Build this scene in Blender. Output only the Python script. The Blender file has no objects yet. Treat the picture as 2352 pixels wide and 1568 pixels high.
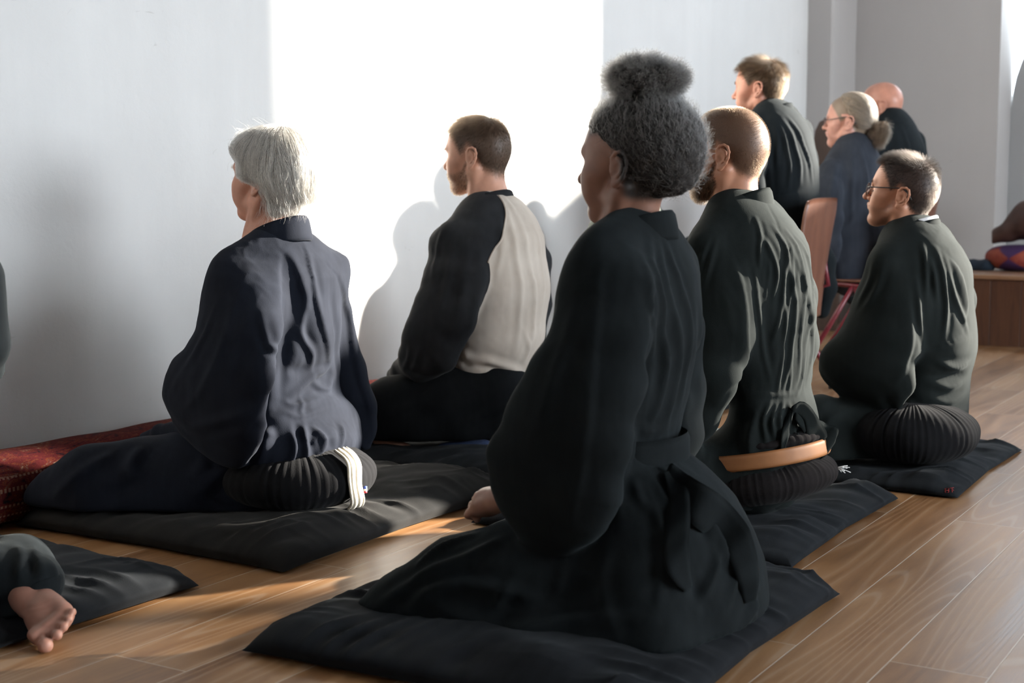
import bpy, math, random, os
import numpy as np
from mathutils import Vector, Matrix
from mathutils.bvhtree import BVHTree
def want(n): return True
SC = bpy.context.scene
COL = SC.collection
# ------------------------------------------------------------------ camera model (50 mm on full frame, kneeling photographer)
FPX, CXP, CYP, CAMH = 3267.0, 1176.0, 784.0, 0.86
TILT, YAW = math.atan(344 / FPX), math.radians(31.0)
cf = np.array([math.cos(YAW) * math.cos(TILT), math.sin(YAW) * math.cos(TILT), -math.sin(TILT)])
cr = np.array([math.sin(YAW), -math.cos(YAW), 0.0])
cu = np.cross(cr, cf)
CAM = np.array([0, 0, CAMH])
def ray(px, py): return cf + cr * (px - CXP) / FPX + cu * (CYP - py) / FPX
def onX(px, py, x):
    d = ray(px, py); return CAM + d * (x / d[0])
def onY(px, py, y):
    d = ray(px, py); return CAM + d * (y / d[1])
def onZ(px, py, z=0.0):
    d = ray(px, py); return CAM + d * ((z - CAMH) / d[2])
def depth(p): return float((np.asarray(p) - CAM) @ cf)
# ------------------------------------------------------------------ object helpers
def empty(name, loc=(0, 0, 0), label=None, cat=None, group=None):
    o = bpy.data.objects.new(name, None); COL.objects.link(o); o.location = loc
    tag(o, label, cat, group); return o
def tag(o, label=None, cat=None, group=None, kind=None):
    if label: o['label'] = label
    if cat: o['category'] = cat
    if group: o['group'] = group
    if kind: o['kind'] = kind
    return o
def mesh(name, verts, faces, mat=None, parent=None, smooth=True):
    me = bpy.data.meshes.new(name)
    verts = np.asarray(verts, dtype=np.float32)
    if isinstance(faces, np.ndarray):
        n = faces.shape[1]
        me.vertices.add(len(verts)); me.vertices.foreach_set('co', verts.ravel())
        me.loops.add(faces.size); me.loops.foreach_set('vertex_index', faces.astype(np.int32).ravel())
        me.polygons.add(len(faces)); me.polygons.foreach_set('loop_start', np.arange(0, faces.size, n, dtype=np.int32))
        me.update(calc_edges=True)
    else:
        me.from_pydata([tuple(v) for v in verts], [], faces); me.update()
    if smooth: me.polygons.foreach_set('use_smooth', np.ones(len(me.polygons), dtype=bool))
    o = bpy.data.objects.new(name, me); COL.objects.link(o)
    if mat: me.materials.append(mat)
    if parent:
        o.parent = parent
        bpy.context.view_layer.update()
        o.matrix_parent_inverse = parent.matrix_world.inverted()
    return o
class MB:
    def __init__(s): s.v = []; s.f = []
    def add(s, v, f):
        n = len(s.v); s.v += [tuple(map(float, p)) for p in v]; s.f += [tuple(i + n for i in q) for q in f]
    def box(s, c, h, R=None):
        c = np.array(c, float); P = []
        for i in (-1, 1):
            for j in (-1, 1):
                for k in (-1, 1):
                    q = np.array([i * h[0], j * h[1], k * h[2]])
                    P.append(c + (R @ q if R is not None else q))
        s.add(P, [(0, 1, 3, 2), (4, 6, 7, 5), (0, 4, 5, 1), (2, 3, 7, 6), (0, 2, 6, 4), (1, 5, 7, 3)])
    def tube(s, pts, r, n=10, close=False):
        pts = [np.array(p, float) for p in pts]; m = len(pts)
        rs = r if hasattr(r, '__len__') else [r] * m
        T = []
        for i in range(m):
            a = pts[(i - 1) % m] if (close or i > 0) else pts[i]; b = pts[(i + 1) % m] if (close or i < m - 1) else pts[i]
            t = b - a; T.append(t / (np.linalg.norm(t) + 1e-12))
        up = np.array([0, 0, 1.0]) if abs(T[0][2]) < .9 else np.array([1.0, 0, 0])
        u = np.cross(T[0], up); u /= np.linalg.norm(u); V = []
        for i in range(m):
            u = u - T[i] * (u @ T[i]); u /= np.linalg.norm(u); w = np.cross(T[i], u)
            for k in range(n):
                a = 2 * math.pi * k / n; V.append(pts[i] + rs[i] * (u * math.cos(a) + w * math.sin(a)))
        Fc = []
        for i in range(m if close else m - 1):
            j = (i + 1) % m
            for k in range(n):
                l = (k + 1) % n; Fc.append((i * n + k, i * n + l, j * n + l, j * n + k))
        if not close: Fc += [tuple(range(n))[::-1], tuple(range((m - 1) * n, m * n))]
        s.add(V, Fc)
    def build(s, name, mat, parent=None, smooth=True): return mesh(name, s.v, s.f, mat, parent, smooth)
def bevel(o, w, seg=3):
    m = o.modifiers.new('b', 'BEVEL'); m.width = w; m.segments = seg; m.limit_method = 'ANGLE'; m.angle_limit = .6; return o
def smoothstep(a, b, x):
    t = np.clip((x - a) / (b - a), 0, 1); return t * t * (3 - 2 * t)
# ------------------------------------------------------------------ value noise
def _h(i, j, k):
    n = (i * 374761393 + j * 668265263 + k * 2147483647 * 7 + 1013904223) & 0xffffffff
    n = ((n ^ (n >> 13)) * 1274126177) & 0xffffffff
    return ((n ^ (n >> 16)) & 0xffff) / 65535.0
def vnoise(P):
    P = np.asarray(P, float) + 1000.0
    I = np.floor(P).astype(np.int64); f = P - I; f = f * f * (3 - 2 * f); r = 0
    for a in (0, 1):
        for b in (0, 1):
            for c in (0, 1):
                w = (f[:, 0] if a else 1 - f[:, 0]) * (f[:, 1] if b else 1 - f[:, 1]) * (f[:, 2] if c else 1 - f[:, 2])
                r = r + w * _h(I[:, 0] + a, I[:, 1] + b, I[:, 2] + c)
    return r * 2 - 1
def fbm(P, o=3):
    r = 0; a = 1
    for i in range(o): r = r + a * vnoise(np.asarray(P) * 2 ** i + 17.3 * i); a *= .5
    return r
# ------------------------------------------------------------------ signed-distance sculpting
def smin(a, b, k):
    if k <= 0: return np.minimum(a, b)
    h = np.clip(.5 + .5 * (b - a) / k, 0, 1); return b * (1 - h) + a * h - k * h * (1 - h)
def smax(a, b, k): return -smin(-a, -b, k)
class Tec:                                   # tapered capsule with an elliptical section
    def __init__(s, a, b, ra, rb, U=(1, 0, 0), k=.02, sub=False):
        s.a = np.array(a, float); s.b = np.array(b, float); s.ra = np.array(ra, float); s.rb = np.array(rb, float)
        w = s.b - s.a; s.L = max(np.linalg.norm(w), 1e-6); w = w / s.L if s.L > 1e-5 else np.array([0, 0, 1.0])
        U = np.array(U, float); u = U - w * (U @ w)
        if np.linalg.norm(u) < 1e-3: u = np.cross(w, [0, 1.0, 0.1])
        s.w = w; s.u = u / np.linalg.norm(u); s.v = np.cross(w, s.u); s.k = k; s.sub = sub
        R = max(s.ra.max(), s.rb.max()) * 1.05 + abs(k) + .03
        s.lo = np.minimum(s.a, s.b) - R; s.hi = np.maximum(s.a, s.b) + R
    def d(s, P):
        q = P - s.a; t = np.clip(q @ s.w / s.L, 0, 1); q = q - t[:, None] * (s.b - s.a)
        ru = s.ra[0] + (s.rb[0] - s.ra[0]) * t; rv = s.ra[1] + (s.rb[1] - s.ra[1]) * t
        rw = (s.ra[2] + (s.rb[2] - s.ra[2]) * t) if len(s.ra) > 2 else np.sqrt(ru * rv)
        x = q @ s.u / ru; y = q @ s.v / rv; z = q @ s.w / rw
        k0 = np.sqrt(x * x + y * y + z * z); k1 = np.sqrt((x / ru) ** 2 + (y / rv) ** 2 + (z / rw) ** 2) + 1e-9
        return np.where(k0 < 1e-4, -np.minimum(ru, rv), k0 * (k0 - 1) / k1)
def ell(c, r, k=.02, sub=False, U=(1, 0, 0), W=(0, 0, 1)):
    c = np.array(c, float); W = np.array(W, float); W /= np.linalg.norm(W)
    return Tec(c - W * 1e-4, c + W * 1e-4, (r[0], r[1], r[2]), (r[0], r[1], r[2]), U, k, sub)
def cap(a, b, ra, rb=None, k=.02, sub=False):
    rb = ra if rb is None else rb
    return Tec(a, b, (ra, ra), (rb, rb), (1, .03, .02), k, sub)
class Fn:                                    # any function of points
    def __init__(s, f, lo, hi, k=.02, sub=False): s.f = f; s.lo = np.array(lo, float); s.hi = np.array(hi, float); s.k = k; s.sub = sub
    def d(s, P): return s.f(P)
def sdf(prims, P):
    D = np.full(len(P), .12)
    for p in prims:
        m = np.all((P > p.lo) & (P < p.hi), axis=1); i = np.nonzero(m)[0]
        if not len(i): continue
        d = p.d(P[i])
        D[i] = smax(D[i], -d, p.k) if p.sub else smin(D[i], d, p.k)
    return D
def nets(prims, res, zmin=None, B=6):
    add = [p for p in prims if not p.sub]
    lo = np.min([p.lo for p in add], axis=0) + .01; hi = np.max([p.hi for p in add], axis=0) - .01
    if zmin is not None: lo[2] = max(lo[2], zmin - 2 * res)
    nb = np.ceil((hi - lo) / (res * B)).astype(int) + 1
    ii = np.stack(np.meshgrid(*[np.arange(n) for n in nb], indexing='ij'), -1).reshape(-1, 3)
    Cc = lo + (ii + .5) * res * B - res * .5
    Dc = sdf(prims, Cc)
    if zmin is not None: Dc = np.maximum(Dc, zmin - Cc[:, 2])
    n = nb * B
    D = np.repeat(np.repeat(np.repeat(Dc.reshape(nb), B, 0), B, 1), B, 2).astype(np.float32)
    act = np.abs(Dc) < res * B * 1.35 + .004
    loc = np.stack(np.meshgrid(*[np.arange(B)] * 3, indexing='ij'), -1).reshape(-1, 3)
    idx = (ii[act][:, None, :] * B + loc[None]).reshape(-1, 3)
    P = lo + idx * res
    d = sdf(prims, P)
    if zmin is not None: d = np.maximum(d, zmin - P[:, 2])
    D[idx[:, 0], idx[:, 1], idx[:, 2]] = d
    S = D < 0
    c = np.zeros(tuple(n - 1), np.int8)
    sl = [slice(0, -1), slice(1, None)]
    for a in (0, 1):
        for b in (0, 1):
            for e in (0, 1): c += S[sl[a], sl[b], sl[e]]
    cells = np.argwhere((c > 0) & (c < 8))
    acc = np.zeros((len(cells), 3)); cnt = np.zeros(len(cells))
    offs = [(0, 0, 0), (1, 0, 0), (0, 1, 0), (1, 1, 0), (0, 0, 1), (1, 0, 1), (0, 1, 1), (1, 1, 1)]
    for i, a in enumerate(offs):
        for j in range(i + 1, 8):
            b = offs[j]
            if sum(abs(a[k] - b[k]) for k in range(3)) != 1: continue
            da = D[tuple((cells + a).T)]; db = D[tuple((cells + b).T)]
            m = (da < 0) != (db < 0)
            t = np.where(m, da / np.where(m, da - db, 1), 0)
            acc += np.where(m[:, None], np.array(a) + t[:, None] * (np.array(b) - np.array(a)), 0); cnt += m
    V = lo + (cells + acc / cnt[:, None]) * res
    ID = np.full(tuple(n - 1), -1, np.int32); ID[tuple(cells.T)] = np.arange(len(cells))
    Q = []
    for ax in range(3):
        o1, o2 = [(1, 2), (2, 0), (0, 1)][ax]
        s0 = [slice(1, -1)] * 3; s1 = [slice(1, -1)] * 3
        s0[ax] = slice(0, -1); s1[ax] = slice(1, None)
        A = S[tuple(s0)]; Bb = S[tuple(s1)]
        for flip in (0, 1):
            e = np.argwhere((A & ~Bb) if flip == 0 else (~A & Bb))
            if not len(e): continue
            st = np.ones(3, int); st[ax] = 0; e = e + st
            u = np.zeros(3, int); u[o1] = 1; v = np.zeros(3, int); v[o2] = 1
            q = np.stack([ID[tuple((e - u - v).T)], ID[tuple((e - v).T)], ID[tuple(e.T)], ID[tuple((e - u).T)]], 1)
            Q.append(q if flip == 0 else q[:, ::-1])
    if not Q: raise ValueError('empty sculpt')
    Q = np.concatenate(Q); Q = Q[(Q >= 0).all(1)]
    return V, Q
def vnormals(V, Q):
    n = np.cross(V[Q[:, 2]] - V[Q[:, 0]], V[Q[:, 3]] - V[Q[:, 1]])
    N = np.zeros_like(V)
    for k in range(Q.shape[1]): np.add.at(N, Q[:, k], n)
    return N / (np.linalg.norm(N, axis=1, keepdims=True) + 1e-12)
def laplace(V, Q, it=1, lam=.5, mask=None):
    E = np.concatenate([Q[:, [i, (i + 1) % Q.shape[1]]] for i in range(Q.shape[1])]); E = np.concatenate([E, E[:, ::-1]])
    cnt = np.bincount(E[:, 0], minlength=len(V))[:, None].clip(1)
    for _ in range(it):
        A = np.stack([np.bincount(E[:, 0], weights=V[E[:, 1], k], minlength=len(V)) for k in range(3)], 1) / cnt
        w = lam if mask is None else lam * mask[:, None]
        V = V + (A - V) * w
    return V
# folds: (kind, amplitude mm, width mm, [image points that are cast onto the sculpted cloth])
def cast(bvh, pts):
    out = []
    for p in pts:
        if len(p) == 3: out.append(np.array(p)); continue
        d = ray(*p); h = bvh.ray_cast(Vector(CAM), Vector(d).normalized())
        if h[0] is not None: out.append(np.array(h[0]))
    return out
def catmull(pts, step=.006):
    pts = [np.array(p, float) for p in pts]
    if len(pts) == 2: pts = [pts[0], (pts[0] + pts[1]) / 2, pts[1]]
    P = [2 * pts[0] - pts[1]] + pts + [2 * pts[-1] - pts[-2]]; out = []
    for i in range(1, len(P) - 2):
        n = max(2, int(np.linalg.norm(P[i + 1] - P[i]) / step))
        for t in np.arange(n) / n:
            out.append(.5 * (2 * P[i] + (P[i + 1] - P[i - 1]) * t + (2 * P[i - 1] - 5 * P[i] + 4 * P[i + 1] - P[i + 2]) * t * t
                       + (3 * P[i] - P[i - 1] - 3 * P[i + 1] + P[i + 2]) * t ** 3))
    out.append(P[-2]); return np.array(out)
def fold(V, Q, folds, N=None):
    if N is None: N = vnormals(V, Q)
    bvh = BVHTree.FromPolygons([Vector(v) for v in V], [tuple(q) for q in Q.tolist()])
    D = np.zeros(len(V))
    for f in folds:
        kind, amp, wid, pts = f[:4]; amp /= 1000; wid /= 1000
        c = cast(bvh, pts)
        if len(c) < 2: continue
        c = catmull(c, .003); R = wid * 5
        m = np.nonzero(np.all((V > c.min(0) - R) & (V < c.max(0) + R), axis=1))[0]
        if not len(m): continue
        best = np.full(len(m), 1e9); bi = np.zeros(len(m), int)
        for i0 in range(0, len(m), 4000):
            d = ((V[m[i0:i0 + 4000], None] - c[None]) ** 2).sum(2); bi[i0:i0 + 4000] = d.argmin(1); best[i0:i0 + 4000] = d.min(1)
        T = np.gradient(c, axis=0); T /= np.linalg.norm(T, axis=1, keepdims=True) + 1e-12
        rel = V[m] - c[bi]; t = T[bi]
        side = np.cross(t, N[m]); side /= np.linalg.norm(side, axis=1, keepdims=True) + 1e-9
        s = (rel * side).sum(1); lon = (rel * t).sum(1)
        s = np.sign(s) * np.sqrt(np.maximum(best - lon ** 2, 0))
        u = bi / (len(c) - 1); tap = np.sin(np.pi * np.clip(u, .02, .98)) ** .6
        end = np.exp(-(lon / (wid * 1.2)) ** 2); x = s / wid
        if kind == 'r': d = np.exp(-x * x)
        elif kind == 'p': d = np.exp(-np.abs(x) ** 1.4) - .42 * np.exp(-((x - 1.9) / 1.2) ** 2) - .42 * np.exp(-((x + 1.9) / 1.2) ** 2)
        elif kind == 's': d = (.5 + .5 * np.tanh(x * 2.6)) * np.exp(-(np.maximum(x, 0) / 3.2) ** 2)
        elif kind == 'z': d = (.5 - .5 * np.tanh(x * 2.6)) * np.exp(-(np.maximum(-x, 0) / 3.2) ** 2)
        D[m] += amp * d * tap * end
    E_ = np.concatenate([Q[:, [0, 1]], Q[:, [1, 2]], Q[:, [2, 3]], Q[:, [3, 0]]]); E_ = np.concatenate([E_, E_[:, ::-1]]); c_ = np.bincount(E_[:, 0], minlength=len(V)).clip(1)
    for _ in range(1): D = .5 * D + .5 * np.bincount(E_[:, 0], weights=D[E_[:, 1]], minlength=len(V)) / c_
    V = V + N * D[:, None]
    return laplace(V, Q, 2, .5, np.clip(np.abs(D) / .0015, 0, 1))
# ------------------------------------------------------------------ materials
def nodemat(name):
    m = bpy.data.materials.new(name); m.use_nodes = True
    nt = m.node_tree; return m, nt, nt.nodes['Principled BSDF']
def nn(nt, t, **k):
    n = nt.nodes.new(t)
    for a, b in k.items():
        if a in n.inputs: n.inputs[a].default_value = b
        else: setattr(n, a, b)
    return n
def ramp(nt, src, stops):
    r = nt.nodes.new('ShaderNodeValToRGB'); e = r.color_ramp.elements
    while len(e) < len(stops): e.new(.5)
    for i, (p, c) in enumerate(stops): e[i].position = p; e[i].color = (*c, 1) if len(c) == 3 else c
    nt.links.new(src, r.inputs[0]); return r.outputs[0]
def bump(nt, b, src, strength, dist=.002, chain=None):
    n = nt.nodes.new('ShaderNodeBump'); n.inputs['Strength'].default_value = strength; n.inputs['Distance'].default_value = dist
    nt.links.new(src, n.inputs['Height'])
    if chain: nt.links.new(chain, n.inputs['Normal'])
    nt.links.new(n.outputs[0], b.inputs['Normal']); return n.outputs[0]
def coords(nt, scale=(1, 1, 1), rot=(0, 0, 0), kind='Object'):
    t = nt.nodes.new('ShaderNodeTexCoord'); m = nt.nodes.new('ShaderNodeMapping')
    m.inputs['Scale'].default_value = scale; m.inputs['Rotation'].default_value = rot
    nt.links.new(t.outputs[kind], m.inputs[0]); return m.outputs[0]
def noise(nt, v, scale, detail=4, rough=.5, dist=0):
    n = nn(nt, 'ShaderNodeTexNoise', Scale=scale, Detail=detail, Roughness=rough, Distortion=dist)
    nt.links.new(v, n.inputs['Vector']); return n.outputs['Fac']
def cloth(name, c1, c2, rough=.9, sheen=.25, sheen_tint=(1, 1, 1), streak=(60, 60, 6), bumps=.25):
    m, nt, b = nodemat(name)
    v = coords(nt, streak); f = noise(nt, v, 1.0, 5, .6)
    g = noise(nt, coords(nt), 9, 3)
    mx = nn(nt, 'ShaderNodeMath', operation='MULTIPLY_ADD'); nt.links.new(f, mx.inputs[0]); mx.inputs[1].default_value = .6
    nt.links.new(g, mx.inputs[2])
    nt.links.new(ramp(nt, mx.outputs[0], [(.45, c1), (1.05, c2)]), b.inputs['Base Color'])
    b.inputs['Roughness'].default_value = rough; b.inputs['Specular IOR Level'].default_value = .06
    b.inputs['Sheen Weight'].default_value = sheen; b.inputs['Sheen Roughness'].default_value = .45; b.inputs['Sheen Tint'].default_value = (*sheen_tint, 1)
    w = noise(nt, coords(nt), 420, 2); c = bump(nt, b, w, bumps, .0012)
    bump(nt, b, f, bumps * .6, .002, c)
    return m
def plain(name, c, rough=.6, spec=.4, metal=0, vary=.15, scale=20):
    m, nt, b = nodemat(name)
    f = noise(nt, coords(nt), scale, 4)
    nt.links.new(ramp(nt, f, [(.3, tuple(x * (1 - vary) for x in c)), (.7, tuple(min(1, x * (1 + vary)) for x in c))]), b.inputs['Base Color'])
    b.inputs['Roughness'].default_value = rough; b.inputs['Specular IOR Level'].default_value = spec; b.inputs['Metallic'].default_value = metal
    bump(nt, b, f, .08, .002); return m
def wood(name, c1, c2, c3, axis='x', scale=1.0, rough=.4, coat=0.0):
    m, nt, b = nodemat(name)
    s = {'x': (1.2, 14, 14), 'y': (14, 1.2, 14), 'z': (14, 14, 1.2)}[axis]
    v = coords(nt, tuple(k * scale for k in s)); f = noise(nt, v, 1.5, 6, .6, .6)
    g = noise(nt, coords(nt, tuple(k * 8 * scale for k in s)), 1.5, 3, .6)
    mx = nn(nt, 'ShaderNodeMath', operation='MULTIPLY_ADD'); nt.links.new(g, mx.inputs[0]); mx.inputs[1].default_value = .35; nt.links.new(f, mx.inputs[2])
    nt.links.new(ramp(nt, mx.outputs[0], [(.4, c1), (.65, c2), (.95, c3)]), b.inputs['Base Color'])
    b.inputs['Roughness'].default_value = rough; b.inputs['Coat Weight'].default_value = coat; b.inputs['Coat Roughness'].default_value = .2
    bump(nt, b, g, .15, .001); return m
def plaster(name, c, mott=.05):
    m, nt, b = nodemat(name)
    v = coords(nt); f = noise(nt, v, 1.4, 6, .6); g = noise(nt, coords(nt, (6, 6, .7)), 1, 5, .6)
    mx = nn(nt, 'ShaderNodeMath', operation='MULTIPLY_ADD'); nt.links.new(g, mx.inputs[0]); mx.inputs[1].default_value = .6; nt.links.new(f, mx.inputs[2])
    base = ramp(nt, mx.outputs[0], [(.5, tuple(k * (1 - mott) for k in c)), (.8, c), (1.1, tuple(min(1, k * (1 + mott)) for k in c))])
    # scuffs and small chips
    sc = noise(nt, coords(nt, (9, 9, 22)), 1.0, 2, .5, 2.0)
    sm = ramp(nt, sc, [(.74, (0, 0, 0)), (.80, (1, 1, 1))])
    mixn = nn(nt, 'ShaderNodeMixRGB', blend_type='MIX'); mixn.inputs[2].default_value = (c[0] * .72, c[1] * .70, c[2] * .68, 1)
    k = nn(nt, 'ShaderNodeMath', operation='MULTIPLY'); nt.links.new(sm, k.inputs[0]); k.inputs[1].default_value = .45
    nt.links.new(k.outputs[0], mixn.inputs[0]); nt.links.new(base, mixn.inputs[1]); nt.links.new(mixn.outputs[0], b.inputs['Base Color'])
    b.inputs['Roughness'].default_value = .85; b.inputs['Specular IOR Level'].default_value = .2
    c0 = bump(nt, b, noise(nt, v, 7, 6, .65), .22, .012); bump(nt, b, noise(nt, v, 90, 3), .12, .002, c0)
    return m
def floor_mat():
    m, nt, b = nodemat('oak_planks')
    co = coords(nt)
    mp = nn(nt, 'ShaderNodeMapping'); nt.links.new(co, mp.inputs[0]); mp.inputs['Location'].default_value = (1.30, .0, 0)
    def brick(mortar, c1, c2, bias=0):
        t = nn(nt, 'ShaderNodeTexBrick', offset=.37, offset_frequency=2, squash=1); nt.links.new(mp.outputs[0], t.inputs['Vector'])
        t.inputs['Scale'].default_value = 1; t.inputs['Mortar Size'].default_value = mortar; t.inputs['Mortar Smooth'].default_value = .3
        t.inputs['Brick Width'].default_value = 1.92; t.inputs['Row Height'].default_value = .1785; t.inputs['Bias'].default_value = bias
        t.inputs['Color1'].default_value = (*c1, 1); t.inputs['Color2'].default_value = (*c2, 1); t.inputs['Mortar'].default_value = (1, 1, 1, 1)
        return t
    t1 = brick(.0, (0, 0, 0), (1, 1, 1)); rnd = nn(nt, 'ShaderNodeSeparateColor'); nt.links.new(t1.outputs['Color'], rnd.inputs[0])
    gap = brick(.0016, (0, 0, 0), (0, 0, 0))
    # per-board shift of the grain
    sh = nn(nt, 'ShaderNodeVectorMath', operation='SCALE'); sh.inputs[0].default_value = (31.7, 17.3, 9.1); nt.links.new(rnd.outputs[0], sh.inputs['Scale'])
    ad = nn(nt, 'ShaderNodeVectorMath', operation='ADD'); nt.links.new(co, ad.inputs[0]); nt.links.new(sh.outputs[0], ad.inputs[1])
    def mapd(s):
        q = nn(nt, 'ShaderNodeMapping'); q.inputs['Scale'].default_value = s; nt.links.new(ad.outputs[0], q.inputs[0]); return q.outputs[0]
    big = noise(nt, mapd((.45, 5.5, 1)), 1.0, 1, .4, .15)
    rings = nn(nt, 'ShaderNodeMath', operation='MULTIPLY'); nt.links.new(big, rings.inputs[0]); rings.inputs[1].default_value = 120
    sn = nn(nt, 'ShaderNodeMath', operation='SINE'); nt.links.new(rings.outputs[0], sn.inputs[0])
    pores = noise(nt, mapd((26, 420, 1)), 1.0, 3, .6)
    tone = noise(nt, mapd((1.3, 9, 1)), 1.0, 4, .55)
    blot = noise(nt, mapd((3.0, 11, 1)), 1.0, 3, .5, 1.0)
    a1 = nn(nt, 'ShaderNodeMath', operation='MULTIPLY_ADD'); nt.links.new(sn.outputs[0], a1.inputs[0]); a1.inputs[1].default_value = .05; nt.links.new(tone, a1.inputs[2])
    a2 = nn(nt, 'ShaderNodeMath', operation='MULTIPLY_ADD'); nt.links.new(pores, a2.inputs[0]); a2.inputs[1].default_value = .28; nt.links.new(a1.outputs[0], a2.inputs[2])
    a3 = nn(nt, 'ShaderNodeMath', operation='MULTIPLY_ADD'); nt.links.new(rnd.outputs[0], a3.inputs[0]); a3.inputs[1].default_value = .16; nt.links.new(a2.outputs[0], a3.inputs[2])
    col = ramp(nt, a3.outputs[0], [(.42, (.125, .055, .020)), (.66, (.245, .120, .048)), (.95, (.36, .20, .092))])
    dk = ramp(nt, blot, [(.66, (0, 0, 0)), (.78, (1, 1, 1))])
    m1 = nn(nt, 'ShaderNodeMixRGB', blend_type='MULTIPLY'); k1 = nn(nt, 'ShaderNodeMath', operation='MULTIPLY'); nt.links.new(dk, k1.inputs[0]); k1.inputs[1].default_value = .6
    nt.links.new(k1.outputs[0], m1.inputs[0]); nt.links.new(col, m1.inputs[1]); m1.inputs[2].default_value = (.42, .36, .32, 1)
    # limed grain lines on some boards
    lime = ramp(nt, sn.outputs[0], [(.70, (0, 0, 0)), (.97, (1, 1, 1))])
    lm = nn(nt, 'ShaderNodeMath', operation='MULTIPLY'); nt.links.new(lime, lm.inputs[0])
    gate = ramp(nt, rnd.outputs[0], [(.25, (.0, .0, .0)), (.9, (.30, .30, .30))]); nt.links.new(gate, lm.inputs[1])
    m2 = nn(nt, 'ShaderNodeMixRGB'); nt.links.new(lm.outputs[0], m2.inputs[0]); nt.links.new(m1.outputs[0], m2.inputs[1]); m2.inputs[2].default_value = (.46, .37, .28, 1)
    m3 = nn(nt, 'ShaderNodeMixRGB'); sp = nn(nt, 'ShaderNodeSeparateColor'); nt.links.new(gap.outputs['Color'], sp.inputs[0])
    nt.links.new(sp.outputs[0], m3.inputs[0]); nt.links.new(m2.outputs[0], m3.inputs[1]); m3.inputs[2].default_value = (.46, .36, .27, 1)  # pale seams: highlights on the board edges put into the seam colour
    nt.links.new(m3.outputs[0], b.inputs['Base Color'])
    rr = ramp(nt, a2.outputs[0], [(.4, (.33,) * 3), (1.0, (.46,) * 3)]); nt.links.new(rr, b.inputs['Roughness'])
    b.inputs['Specular IOR Level'].default_value = .5
    inv = nn(nt, 'ShaderNodeMath', operation='MULTIPLY_ADD'); nt.links.new(sp.outputs[0], inv.inputs[0]); inv.inputs[1].default_value = -3; nt.links.new(a2.outputs[0], inv.inputs[2])
    bump(nt, b, inv.outputs[0], .35, .0012)
    return m
# ------------------------------------------------------------------ room shell
WALL_Y, BACK_X, RIGHT_Y, REAR_X, CEIL = 3.15, 9.4, -6.0, -3.2, 5.4
SUN_AZ, SUN_EL = math.radians(51), math.radians(17)
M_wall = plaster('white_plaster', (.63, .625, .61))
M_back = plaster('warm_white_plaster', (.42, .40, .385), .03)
M_floor = floor_mat()
def struct(name, verts, faces, mat):
    o = mesh(name, verts, faces, mat, smooth=False); o['kind'] = 'structure'; return o
def slab(name, lo, hi, mat):
    b = MB(); lo = np.array(lo, float); hi = np.array(hi, float); b.box((lo + hi) / 2, (hi - lo) / 2)
    o = b.build(name, mat, smooth=False); o['kind'] = 'structure'; return o
slab('floor', (REAR_X - .3, RIGHT_Y - .3, -.12), (BACK_X + .9, WALL_Y + .3, 0), M_floor)
M_dark = wood('dark_timber', (.03, .018, .01), (.06, .036, .02), (.1, .06, .035), 'x')
slab('ceiling', (REAR_X - .3, RIGHT_Y - .3, CEIL), (BACK_X + .9, WALL_Y + .3, CEIL + .1), M_dark)
# left wall, very slightly uneven old plaster
gx = np.linspace(REAR_X, BACK_X, 160); gz = np.linspace(0, CEIL, 60)
G = np.stack(np.meshgrid(gx, gz, indexing='ij'), -1).reshape(-1, 2)
yy = WALL_Y + .006 * fbm(np.c_[G[:, 0] * 1.3, G[:, 1] * 1.3, 0 * G[:, 0]], 4)
V = [(x, y, z) for (x, z), y in zip(G, yy)]; n1 = len(gz)
Fq = [(i * n1 + j, (i + 1) * n1 + j, (i + 1) * n1 + j + 1, i * n1 + j + 1) for i in range(len(gx) - 1) for j in range(n1 - 1)]
nv = len(V); V += [(REAR_X, WALL_Y + .2, 0), (BACK_X, WALL_Y + .2, 0), (BACK_X, WALL_Y + .2, CEIL), (REAR_X, WALL_Y + .2, CEIL)]; Fq.append((nv, nv + 3, nv + 2, nv + 1))
o = struct('wall_left', V, Fq, M_wall); o.data.polygons.foreach_set('use_smooth', np.ones(len(o.data.polygons), dtype=bool))
# added step in the far corner, standing in for a band of shade
b = MB(); prof = []; R = .10; px0, py0 = 8.93, 2.985
for k in range(9):
    a = math.pi / 2 * k / 8; prof.append((px0 + R - R * math.sin(a) if False else px0, 0))
prof = [(BACK_X, py0), (px0, py0), (px0, WALL_Y - .0)]
prof = [(BACK_X, py0), (px0 + .015, py0), (px0, py0 + .015), (px0, WALL_Y + .05)]
Vp = [(x, y, 0) for x, y in prof] + [(x, y, CEIL) for x, y in prof]; m4 = len(prof)
struct('shade_step', Vp, [(i, i + m4, i + 1 + m4, i + 1) for i in range(m4 - 1)], M_back)
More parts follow.
